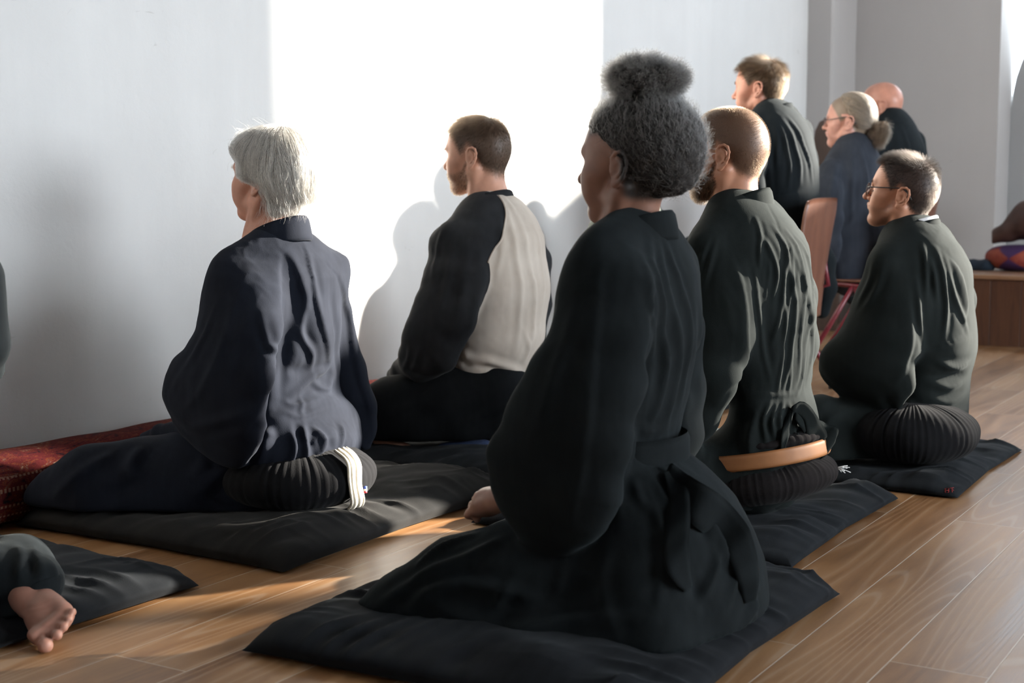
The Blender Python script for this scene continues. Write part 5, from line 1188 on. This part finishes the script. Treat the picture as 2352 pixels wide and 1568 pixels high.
if want('P7'):
    p7 = empty('person', (5.87, 2.2, 0), 'person with short brown hair in a dark robe sitting upright on a plywood chair', 'person')
    F = Fig(5.87)
    F.v([(1774, 268, 0, 32, .08), (1780, 285, 0, 54, .14), (1792, 325, 0, 70, .18), (1802, 390, 0, 74, .175), (1806, 450, 0, 72, .165), (1802, 510, 0, 66, .16), (1796, 560, 0, 74, .18)], .03)
    shoulders(F, (1755, 268, -.06, 24), (1722, 300, -.18, 24), (1805, 265, .06, 24), (1838, 295, .17, 22), .03)
    F.v([(1722, 310, -.18, 30, .06), (1712, 370, -.23, 48, .055), (1700, 430, -.26, 54, .05), (1685, 490, -.26, 50, .045), (1670, 530, -.24, 44, .04)], .03)
    F.v([(1842, 305, .17, 24, .06), (1850, 370, .22, 26, .055), (1856, 430, .24, 24, .05), (1845, 480, .24, 16, .04)], .03)
    F.t([(1780, 580, -.10, 48), (1640, 572, -.16, 46), (1595, 578, -.18, 38)], .04); F.t([(1790, 580, .10, 48), (1690, 572, .14, 44)], .04)
    F.t([(1592, 590, -.18, 34), (1588, 760, -.18, 30)], .03); F.t([(1680, 590, .14, 34), (1676, 740, .14, 30)], .03)
    F.v([(1872, 540, .22, 22, .05), (1893, 600, .24, 24, .05), (1898, 660, .24, 22, .04), (1888, 715, .23, 17, .03)], .03)
    fl = [('p', 12, 8, [(1782, 290), (1786, 330), (1784, 380)]), ('p', 13, 8, [(1792, 285), (1806, 330), (1815, 380), (1812, 430)]), ('p', 13, 8, [(1800, 278), (1822, 320), (1836, 370), (1838, 420)]), ('p', 12, 8, [(1810, 270), (1838, 310), (1856, 360), (1866, 420)]),
          ('p', 7, 8, [(1770, 300), (1768, 380), (1772, 470)]), ('p', 8, 9, [(1760, 455), (1800, 450), (1840, 440)]), ('r', -8, 10, [(1770, 470), (1810, 470), (1850, 455)]), ('s', 9, 9, [(1762, 320), (1764, 400), (1758, 480)])]
    r7 = F.cloth('robe', C_teal, p7, .007, fl, .004, None, 2, 41)
    collar(F.S(1777, 250, 0), .080, .082, .05, .055, C_teal, r7, .2, 150, .008)
    ear = F.S(1737, 205, -.078); H7 = Head(dict(w=1.0, nose=1.0, jaw=.95, neck=.95), ear + np.array([.080, .012, .004]), 1.03, yaw=2, pitch=-1)
    K_pink = skin_mat('pink_fair_skin', (.42, .19, .13), .5, .12)
    H7.build(K_pink, p7, [(hairmask(), (.10, .065, .04)), (lambda V, N: beardmask(-.03)(V) * .2, (.22, .12, .08))])
    H_br2 = hair_mat('tousled_brown_hair', (.032, .019, .010), .4, .4)
    def ln(P, N): return .016 + .022 * smoothstep(.03, .10, P[:, 2])
    S, R = grow(H7, 9000, hairmask(.002, .02), ln, flow(.75, .08, .2), 71, 5, .00024, .0010, .03, .10, .45, .35, True, 55); hair_curves('hair', S, R, H_br2, p7)
    brows(H7, H_brown, p7)
if want('P8'):
    p8 = empty('person', (6.65, 2.1, 0), 'person with a grey ponytail and glasses in a slate robe sitting on a chair', 'person')
    F = Fig(6.65)
    F.v([(1962, 334, 0, 30, .085), (1960, 362, 0, 52, .15), (1954, 412, 0, 70, .20), (1954, 480, 0, 74, .21), (1956, 560, 0, 74, .21), (1954, 606, 0, 62, .20)], .03)
    shoulders(F, (1944, 356, -.06, 22), (1908, 390, -.18, 23), (1985, 350, .06, 22), (2010, 376, .16, 21), .03)
    F.v([(1908, 398, -.19, 26, .06), (1897, 440, -.25, 34, .055), (1892, 500, -.27, 40, .05), (1888, 560, -.27, 42, .05), (1890, 590, -.25, 36, .04)], .03)
    F.t([(1945, 605, -.10, 30), (1850, 615, -.16, 30), (1800, 620, -.18, 26)], .03); F.t([(1955, 605, .10, 30), (1880, 610, .16, 28)], .03); F.t([(1806, 625, -.18, 24), (1800, 770, -.18, 20)], .03)
    fl = [('p', 8, 10, [(1975, 340), (1990, 400), (1996, 460)]), ('p', 7, 10, [(1955, 350), (1958, 420), (1956, 500)]), ('s', 9, 11, [(1932, 400), (1936, 470), (1930, 540), (1920, 590)]), ('p', 7, 12, [(1920, 380), (1908, 440), (1904, 500)]), ('p', 7, 12, [(1990, 450), (1960, 500), (1930, 560)])]
    r8 = F.cloth('robe', C_slate, p8, .008, fl, .004, None, 2, 43)
    collar(F.S(1958, 328, 0), .080, .082, .045, .06, C_slate, r8, .25, 150, .008)
    ear = F.S(1944, 282, -.080); H8 = Head(dict(w=1.03, nose=.95, jaw=1.08, neck=1.05, lean=.03), ear + np.array([.084, .012, .004]), 1.03, yaw=6, pitch=2)
    H8.build(skin_mat('pale_pink_skin', (.52, .27, .21), .5, .12), p8, [(hairmask(-.01), (.20, .15, .11))])
    H_ash = hair_mat('ash_grey_hair', (.28, .235, .19), .42, .4)
    hm = [ell((0, -.014, .050), (.084, .105, .090), .02), ell((0, -.055, .012), (.072, .062, .070), .03), Fn(lambda P: -np.maximum((P[:, 1] - .020) - np.maximum(P[:, 2] - .035, 0) * 1.2, (-.03 - P[:, 2]) + np.maximum(P[:, 1] + .05, 0) * 1.6), (-.3,) * 3, (.3,) * 3, .012, sub=True)]
    hv = Vol(H8, hm, .004, .002, 30); K_ash = plain('ash_hair_mass', (.17, .135, .10), .6, .3, 0, .35, 60)
    h8 = mesh('hair', H8.w(hv.V), hv.Q, K_ash, p8)
    tail = np.array([0, -.128, -.010])
    def totail(P, N):
        d = tail - P; return d / (np.linalg.norm(d, axis=1, keepdims=True) + 1e-6)
    S, R = grow(hv, 5200, lambda V, N: np.ones(len(V)), lambda P, N: np.full(len(P), .055), totail, 73, 6, .0003, .0006, 0, .05, .15, .08, True, 30, .7, .9); hair_curves('strands', S, R, H_ash, h8)
    pv = Vol(H8, [ell(tail + np.array([0, -.018, -.012]), (.030, .034, .034), .01), cap(tail + np.array([0, -.02, -.03]), tail + np.array([0, -.018, -.062]), .024, .016, .02)], .004, .006, 70)
    mesh('ponytail', H8.w(pv.V), pv.Q, plain('brown_tail_mass', (.12, .08, .05), .6, .3, 0, .35, 60), h8)
    S, R = grow(pv, 3500, lambda V, N: np.ones(len(V)), lambda P, N: np.full(len(P), .04), lambda P, N: N * .4 + np.array([0, .25, -.6]), 75, 7, .0003, .0004, .1, .25, .7, .25, True, 50, .5); hair_curves('ponytail_strands', S, R, hair_mat('brown_grey_tail', (.13, .09, .06), .42, .5), h8)
    spectacles(H8, plain('thin_dark_frame', (.04, .035, .035), .35, .5, 0, .1), M_glass, p8, .004)
if want('P9'):
    p9 = empty('person', (7.5, 2.2, 0), 'bald person in a dark robe sitting behind the person with the ponytail', 'person')
    F = Fig(7.5)
    F.v([(2050, 275, 0, 26, .09), (2056, 300, 0, 44, .15), (2064, 350, 0, 56, .20), (2066, 430, 0, 58, .20), (2066, 510, 0, 58, .20)], .03)
    shoulders(F, (2040, 290, -.06, 20), (2018, 318, -.18, 20), (2075, 290, .06, 20), (2100, 318, .16, 19), .03)
    F.v([(2106, 330, .17, 20, .06), (2114, 390, .22, 20, .055), (2116, 450, .24, 20, .05)], .03); F.v([(2015, 330, -.18, 24, .06), (2005, 400, -.24, 34, .055), (1998, 460, -.25, 36, .05)], .03)
    F.t([(2055, 530, -.10, 28), (1960, 535, -.18, 26)], .03); F.t([(2065, 530, .10, 28), (1990, 535, .16, 26)], .03); F.t([(1965, 540, -.18, 22), (1960, 680, -.18, 20)], .03)
    r9 = F.cloth('robe', C_teal, p9, .009, [('p', 6, 10, [(2070, 290), (2084, 330), (2092, 380)]), ('p', 6, 10, [(2056, 300), (2064, 350), (2066, 420)])], .004, None, 2, 45)
    collar(F.S(2046, 274, 0), .080, .082, .05, .05, C_teal, r9, .25, 150, .008)
    ear = F.S(2021, 245, -.078); H9 = Head(dict(w=1.02, nose=.9, jaw=1.05, neck=1.1), ear + np.array([.080, .012, .004]), 1.0, yaw=6, pitch=-6)
    H9.build(skin_mat('ruddy_bald_skin', (.52, .25, .18), .38, .12), p9)
    brows(H9, H_brown, p9)
# ------------------------------------------------------------------ plywood school chairs with red steel legs
W_ply = wood('red_brown_plywood', (.105, .042, .026), (.15, .062, .038), (.20, .088, .054), 'z', .9, .4, .25)
M_red = plain('maroon_painted_steel', (.16, .018, .028), .35, .5, 0, .1)
M_rub = plain('black_rubber', (.02, .02, .02), .7)
def chair(cx, cy, zb, zt, label, w=.40):
    root = empty('plywood_chair', (cx, cy, 0), label, 'chair')
    n, m = 24, 24; V = []; th = .009
    for side in (0, 1):
        for i in range(n + 1):
            t = i / n; z = zb + (zt - zb) * t
            for j in range(m + 1):
                u = j / m * 2 - 1; hw = w / 2 * (.80 + .20 * t ** .8); corner = (1 - .10 * max(0, (t - .86) / .14) ** 2 * abs(u) ** 3)
                x = cx + u * hw * corner; y = cy - .055 * (t ** 1.4) + .030 * (u * u) - side * th + .02
                zz = z - .016 * abs(u) ** 4 * max(0, (t - .7) / .3)
                V.append((x, y, zz))
    k = (n + 1) * (m + 1); Fc = []
    for i in range(n):
        for j in range(m):
            a = i * (m + 1) + j; Fc.append((a, a + 1, a + m + 2, a + m + 1)); Fc.append((k + a, k + a + m + 1, k + a + m + 2, k + a + 1))
    for i in range(n):
        for a in (i * (m + 1), i * (m + 1) + m): Fc.append((a, a + m + 1, k + a + m + 1, k + a))
    for j in range(m):
        for a in (j, n * (m + 1) + j): Fc.append((a, k + a, k + a + 1, a + 1))
    mesh('backrest', V, Fc, W_ply, root)
    b = MB(); b.box((cx, cy + .24, .450), (.20, .20, .006)); s = b.build('seat', W_ply, root, False); bevel(s, .005)
    for sx in (-1, 1):
        x = cx + sx * .185
        b = MB(); b.tube([(x, cy + .10, .44), (x, cy + .20, .425), (x, cy + .36, .44)], .012); b.build('seat_rail', M_red, root)
        for y1 in (cy - .02, cy + .46):
            b = MB(); b.tube([(x, cy + .22, .43), (x + sx * .01, cy + .22 + (y1 - cy - .22) * .5, .215), (x + sx * .02, y1, .012)], .012); lg = b.build('leg', M_red, root)
            b = MB(); b.tube([(x + sx * .02, y1 - .03, .010), (x + sx * .02, y1 + .03, .010)], .011); b.build('foot_cap', M_rub, lg)
    b = MB(); b.tube([(cx - .185, cy + .22, .30), (cx + .185, cy + .22, .30)], .009); b.build('stretcher', M_red, root)
    for sx in (-1, 1):
        b = MB(); b.tube([(cx + sx * .13, cy + .10, .435), (cx + sx * .13, cy + .0, .46), (cx + sx * .13, cy + .030, .62)], .010); b.build('back_support', M_red, root)
    return root
if want('room'):
    chair(5.82, 1.985, .33, .835, 'plywood chair with red legs under the upright person with short brown hair')
    chair(6.63, 1.81, .40, .80, 'plywood chair with red legs under the person with the grey ponytail')
    chair(7.5, 1.985, .45, .825, 'plywood chair behind the head of the person with glasses, under the bald person')
    # bench platform along the back wall
    W_dark = wood('dark_stained_oak', (.050, .018, .009), (.085, .033, .015), (.13, .055, .026), 'z', .7, .5)
    W_top = wood('oak_board', (.20, .10, .05), (.28, .15, .08), (.36, .21, .12), 'y', .7, .35, .2)
    bench = empty('bench', (8.6, .8, 0), 'low wooden platform bench along the back wall', 'bench')
    ys = np.arange(-2.0, 2.01, .165)
    rng = random.Random(4)
    for i, y0 in enumerate(ys[:-1]):
        b = MB(); b.box((8.20, y0 + .0825, .185), (.012, .0815, .185)); o = b.build('front_board', W_dark, bench, False); bevel(o, .003)
    b = MB(); b.box((8.78, 0, .385), (.61, 2.02, .0125)); o = b.build('top_board', W_top, bench, False); bevel(o, .006)
    b = MB(); b.box((8.79, 2.0, .185), (.59, .012, .185)); b.build('end_panel', W_dark, bench, False)
    # things on the bench
    c = onX(2346, 596, 8.75)
    pc = empty('patchwork_cushion', (c[0], c[1], .398), 'round red and purple patchwork cushion on the bench', 'cushion')
    m, nt, bb_ = nodemat('patchwork'); v = coords(nt, kind='Object')
    at = nn(nt, 'ShaderNodeAttribute', attribute_name='patch'); nz = noise(nt, coords(nt, (14, 14, 14)), 1, 4)
    red = ramp(nt, nz, [(.35, (.20, .022, .016)), (.7, (.32, .075, .032))])
    mx = nn(nt, 'ShaderNodeMixRGB'); nt.links.new(at.outputs['Fac'], mx.inputs[0]); nt.links.new(red, mx.inputs[1]); mx.inputs[2].default_value = (.045, .014, .075, 1)
    nt.links.new(mx.outputs[0], bb_.inputs['Base Color']); bb_.inputs['Roughness'].default_value = .8
    na, nb = 128, 40; V = []; pt = []
    R, hh = .205, .150
    for t in np.linspace(-math.pi / 2, math.pi / 2, nb):
        r = abs(math.cos(t)) ** .62; z = math.copysign(abs(math.sin(t)) ** .9, math.sin(t))
        for a in np.linspace(0, 2 * math.pi, na, endpoint=False):
            V.append((c[0] + R * r * math.cos(a), c[1] + R * r * math.sin(a), .398 + hh / 2 * (1 + z)))
            k = (a / (2 * math.pi) * 5 + .62) % 1; pt.append(1.0 if abs(k - .5) * 2 > 1 - abs(t) / (math.pi / 2) * 1.5 + .0 and abs(t) > .02 else 0.0)
    Fc = [(i * na + k, i * na + (k + 1) % na, (i + 1) * na + (k + 1) % na, (i + 1) * na + k) for i in range(nb - 1) for k in range(na)]
    o = mesh('cover', V, np.array(Fc), m, pc); a = o.data.attributes.new('patch', 'FLOAT', 'POINT'); a.data.foreach_set('value', np.array(pt, np.float32))
    Bt = Fig(8.75); Bt.t([(2282, 545, 0, 15), (2318, 528, 0, 26), (2365, 505, 0, 44), (2420, 490, 0, 50)], .03, .9); Bt.P.append(ell(Bt.S(2266, 545), (.12, .035, .06), .01, True)); Bt.P.append(ell(Bt.S(2290, 500), (.1, .05, .05), .02, True))
    V, Q = nets(Bt.P, .008); V[:, 2] = np.maximum(V[:, 2], .545); tag(mesh('leather_bag', V, Q, plain('dark_brown_leather', (.060, .028, .020), .5, .4, 0, .25, 9)), 'dark brown slouching leather bag on top of the patchwork cushion', 'bag')
    Cl = Fig(8.65); Cl.t([(2205, 615, 0, 16), (2235, 612, 0, 14), (2262, 610, 0, 17)], .02, 1.8)
    V, Q = nets(Cl.P, .008); V = V + vnormals(V, Q) * (.006 * vnoise(V * 25))[:, None]; V[:, 2] = np.maximum(V[:, 2], .3985); tag(mesh('folded_cloth', V, Q, cloth('navy_wool', (.012, .018, .026), (.022, .030, .042), .9, .05)), 'dark blue folded cloth lying on the bench beside the patchwork cushion', 'cloth')
    # brown panel in the corner
    x0 = 8.55; bo = MB(); P = [onX(px, py, x0) for px, py in ((1868, 420), (1868, 330), (1872, 300), (1882, 280), (1896, 272), (1912, 272), (1925, 285), (1930, 330), (1930, 420))]
    P = [np.array((x0, P[0][1], 0))] + P + [np.array((x0, P[-1][1], 0))]; n = len(P)
    bo.add(P + [p + np.array([.04, 0, 0]) for p in P], [tuple(range(n)), tuple(range(n, 2 * n))[::-1]] + [(i, (i + 1) % n, n + (i + 1) % n, n + i) for i in range(n)])
    tag(bo.build('wooden_board', wood('dark_walnut', (.045, .028, .02), (.075, .045, .032), (.11, .07, .05), 'z', .8, .5), None, False), 'dark brown board with a rounded top standing in the far corner', 'board')
    # carpet bolster along the wall
    m, nt, bb_ = nodemat('rug_pile')
    v = coords(nt, (1, 1, 1)); at = nn(nt, 'ShaderNodeAttribute', attribute_name='uvw'); sx = nn(nt, 'ShaderNodeSeparateXYZ'); nt.links.new(at.outputs['Vector'], sx.inputs[0])
    def math_(op, a, b=None):
        q = nn(nt, 'ShaderNodeMath', operation=op)
        for i, s in enumerate((a, b)):
            if s is None: continue
            if isinstance(s, (int, float)): q.inputs[i].default_value = s
            else: nt.links.new(s, q.inputs[i])
        return q.outputs[0]
    X, Vv = sx.outputs[0], sx.outputs[1]
    cells = nn(nt, 'ShaderNodeTexVoronoi', distance='MANHATTAN', Scale=1.0); mpp = nn(nt, 'ShaderNodeMapping'); mpp.inputs['Scale'].default_value = (5.5, 9, 1); nt.links.new(at.outputs['Vector'], mpp.inputs[0]); nt.links.new(mpp.outputs[0], cells.inputs['Vector'])
    dl = cells.outputs['Distance']
    wv = nn(nt, 'ShaderNodeTexVoronoi', feature='DISTANCE_TO_EDGE', Scale=1.0); mp3 = nn(nt, 'ShaderNodeMapping'); mp3.inputs['Scale'].default_value = (9, 15, 1)
    dn = nn(nt, 'ShaderNodeTexNoise', Scale=3.0, Detail=2); nt.links.new(at.outputs['Vector'], dn.inputs['Vector'])
    av = nn(nt, 'ShaderNodeVectorMath', operation='MULTIPLY_ADD'); nt.links.new(dn.outputs['Color'], av.inputs[0]); av.inputs[1].default_value = (.12, .06, 0); nt.links.new(at.outputs['Vector'], av.inputs[2])
    nt.links.new(av.outputs[0], mp3.inputs[0]); nt.links.new(mp3.outputs[0], wv.inputs['Vector'])
    med = math_('SINE', math_('MULTIPLY', wv.outputs['Distance'], 30.0))
    fine = nn(nt, 'ShaderNodeTexChecker', Scale=1); mp2 = nn(nt, 'ShaderNodeMapping'); mp2.inputs['Scale'].default_value = (85, 120, 1); nt.links.new(at.outputs['Vector'], mp2.inputs[0]); nt.links.new(mp2.outputs[0], fine.inputs['Vector'])
    nzv = noise(nt, mp2.outputs[0], .8, 3, .75); mpb = nn(nt, 'ShaderNodeMapping'); mpb.inputs['Scale'].default_value = (3, 14, 1); nt.links.new(av.outputs[0], mpb.inputs[0]); big = noise(nt, mpb.outputs[0], 1.2, 3, .6, 1.2)
    val = math_('ADD', math_('MULTIPLY', med, .13), math_('ADD', math_('MULTIPLY', nzv, .75), math_('MULTIPLY', big, .62)))
    col = ramp(nt, val, [(.42, (.008, .006, .011)), (.55, (.040, .007, .009)), (.66, (.085, .012, .012)), (.78, (.060, .008, .010)), (.84, (.13, .030, .012)), (.90, (.055, .010, .012)), (1.0, (.20, .12, .085))])
    # border stripes near the bottom edge
    w1_ = math_('SINE', math_('MULTIPLY', Vv, 210.0)); dots = math_('MULTIPLY', math_('GREATER_THAN', w1_, .75), math_('GREATER_THAN', math_('SINE', math_('MULTIPLY', X, 480.0)), -.1))
    zone = math_('MULTIPLY', math_('GREATER_THAN', Vv, .015), math_('LESS_THAN', Vv, .175))
    mxb = nn(nt, 'ShaderNodeMixRGB'); nt.links.new(math_('MULTIPLY', math_('MULTIPLY', dots, zone), .8), mxb.inputs[0]); nt.links.new(col, mxb.inputs[1]); mxb.inputs[2].default_value = (.22, .13, .09, 1)
    nt.links.new(mxb.outputs[0], bb_.inputs['Base Color']); bb_.inputs['Roughness'].default_value = .95; bb_.inputs['Specular IOR Level'].default_value = .1
    bump(nt, bb_, nzv, .5, .004)
    xs = np.linspace(.4, 4.75, 150); A = np.linspace(0, 2 * math.pi, 60, endpoint=False); V = []; uv = []
    cyb, rz, ry = 3.030, .092, .095
    for i, x in enumerate(xs):
        e = min(1.0, ((x - xs[0]) / .05) ** .5 if x - xs[0] < .05 else 1, ((xs[-1] - x) / .05) ** .5 if xs[-1] - x < .05 else 1); e = max(e, .05)
        for a in A:
            w = 1 + .02 * math.sin(x * 9 + 2 * a) + .015 * math.sin(x * 23 + a)
            V.append((x, cyb - ry * e * w * math.copysign(abs(math.cos(a)) ** .75, math.cos(a)), max(.002, rz + rz * e * w * math.copysign(abs(math.sin(a)) ** .75, math.sin(a))))); uv.append((x, (a if a < math.pi * 1.5 else a - 2 * math.pi) * .1 + .12, 0))
    n = len(A); Fc = [(i * n + k, i * n + (k + 1) % n, (i + 1) * n + (k + 1) % n, (i + 1) * n + k) for i in range(len(xs) - 1) for k in range(n)]
    o = mesh('carpet_bolster', V, np.array(Fc), m); tag(o, 'long red patterned carpet bolster lying along the foot of the white wall', 'bolster')
    a = o.data.attributes.new('uvw', 'FLOAT_VECTOR', 'POINT'); a.data.foreach_set('vector', np.array(uv, np.float32).ravel())
# ------------------------------------------------------------------ meditation cushions of the second row
if want('m3'):
    C_zb = cloth('brown_black_cotton', (0.0077, 0.0066, 0.0066), (0.0154, 0.0132, 0.0132), .92, .03, (1, 1, 1), (40, 40, 20), .25)
    zc = onZ(1780, 1165, .05)
    TL = -10; Rm = np.array(Matrix.Rotation(math.radians(TL), 3, 'X'))
    cx, cy = zc[0] + .010, zc[1] + .045
    zr, zo = zafu((cx, cy, .058), .200, .125, C_zb, 'dark brown zafu with a tan strap and frayed white tie, under the bearded person', 64, (TL, 0), 7, .0016, power=2.6)
    M_tan = plain('tan_leather', (.30, .125, .045), .55, .4, 0, .2, 14)
    P = [np.array((cx, cy, .120)) + Rm @ (np.array(p) - np.array((cx, cy, .120))) for p in ringpath((cx, cy, .188), .186, .186, -179, 179, 0, 0, 60)]
    s = band(P, .042, .006, [(0, .17, 1)], M_tan, 'strap', zr, 8); s['label'] = 'tan strap round the cushion'
    b = MB(); p0 = np.array((cx, cy, .118)) + np.array(cr) * .198 + np.array((0, 0, .03)); rng = random.Random(3)
    d0 = np.array(cr) * .9 + np.array([0, -.1, 0])
    for k in range(14):
        q = p0 + np.array([0, 0, 0]); pts = [q - d0 * .012, q]
        dr = d0 + np.array([rng.uniform(-.5, .5), rng.uniform(-.5, .5), rng.uniform(-.55, .35)])
        for t in range(3): q = q + dr * .008; dr = dr + np.array([0, 0, -.12]); pts.append(q)
        b.tube(pts, .0012, 5)
    s = b.build('tie', plain('white_yarn', (.6, .6, .58), .9), zr); s['label'] = 'frayed white tie'
    zr2, zo2 = zafu((cx, cy - .005, .195), .164, .055, C_zb, 'flat dark cushion stacked on the strapped zafu', 50, (TL, 0), 9, .0012, power=3)
if want('fr'):
    zc = onZ(2130, 1060, .045)
    zafu((zc[0], zc[1] + .05, .042), .200, .185, cloth('black_ribbed_cotton', (0.0050, 0.0050, 0.0055), (0.0099, 0.0099, 0.0110), .92, .03, (1, 1, 1), (40, 40, 20), .25), 'large black ribbed zafu under the person with glasses', 58, (0, 0), 3, .0022, power=2.4)
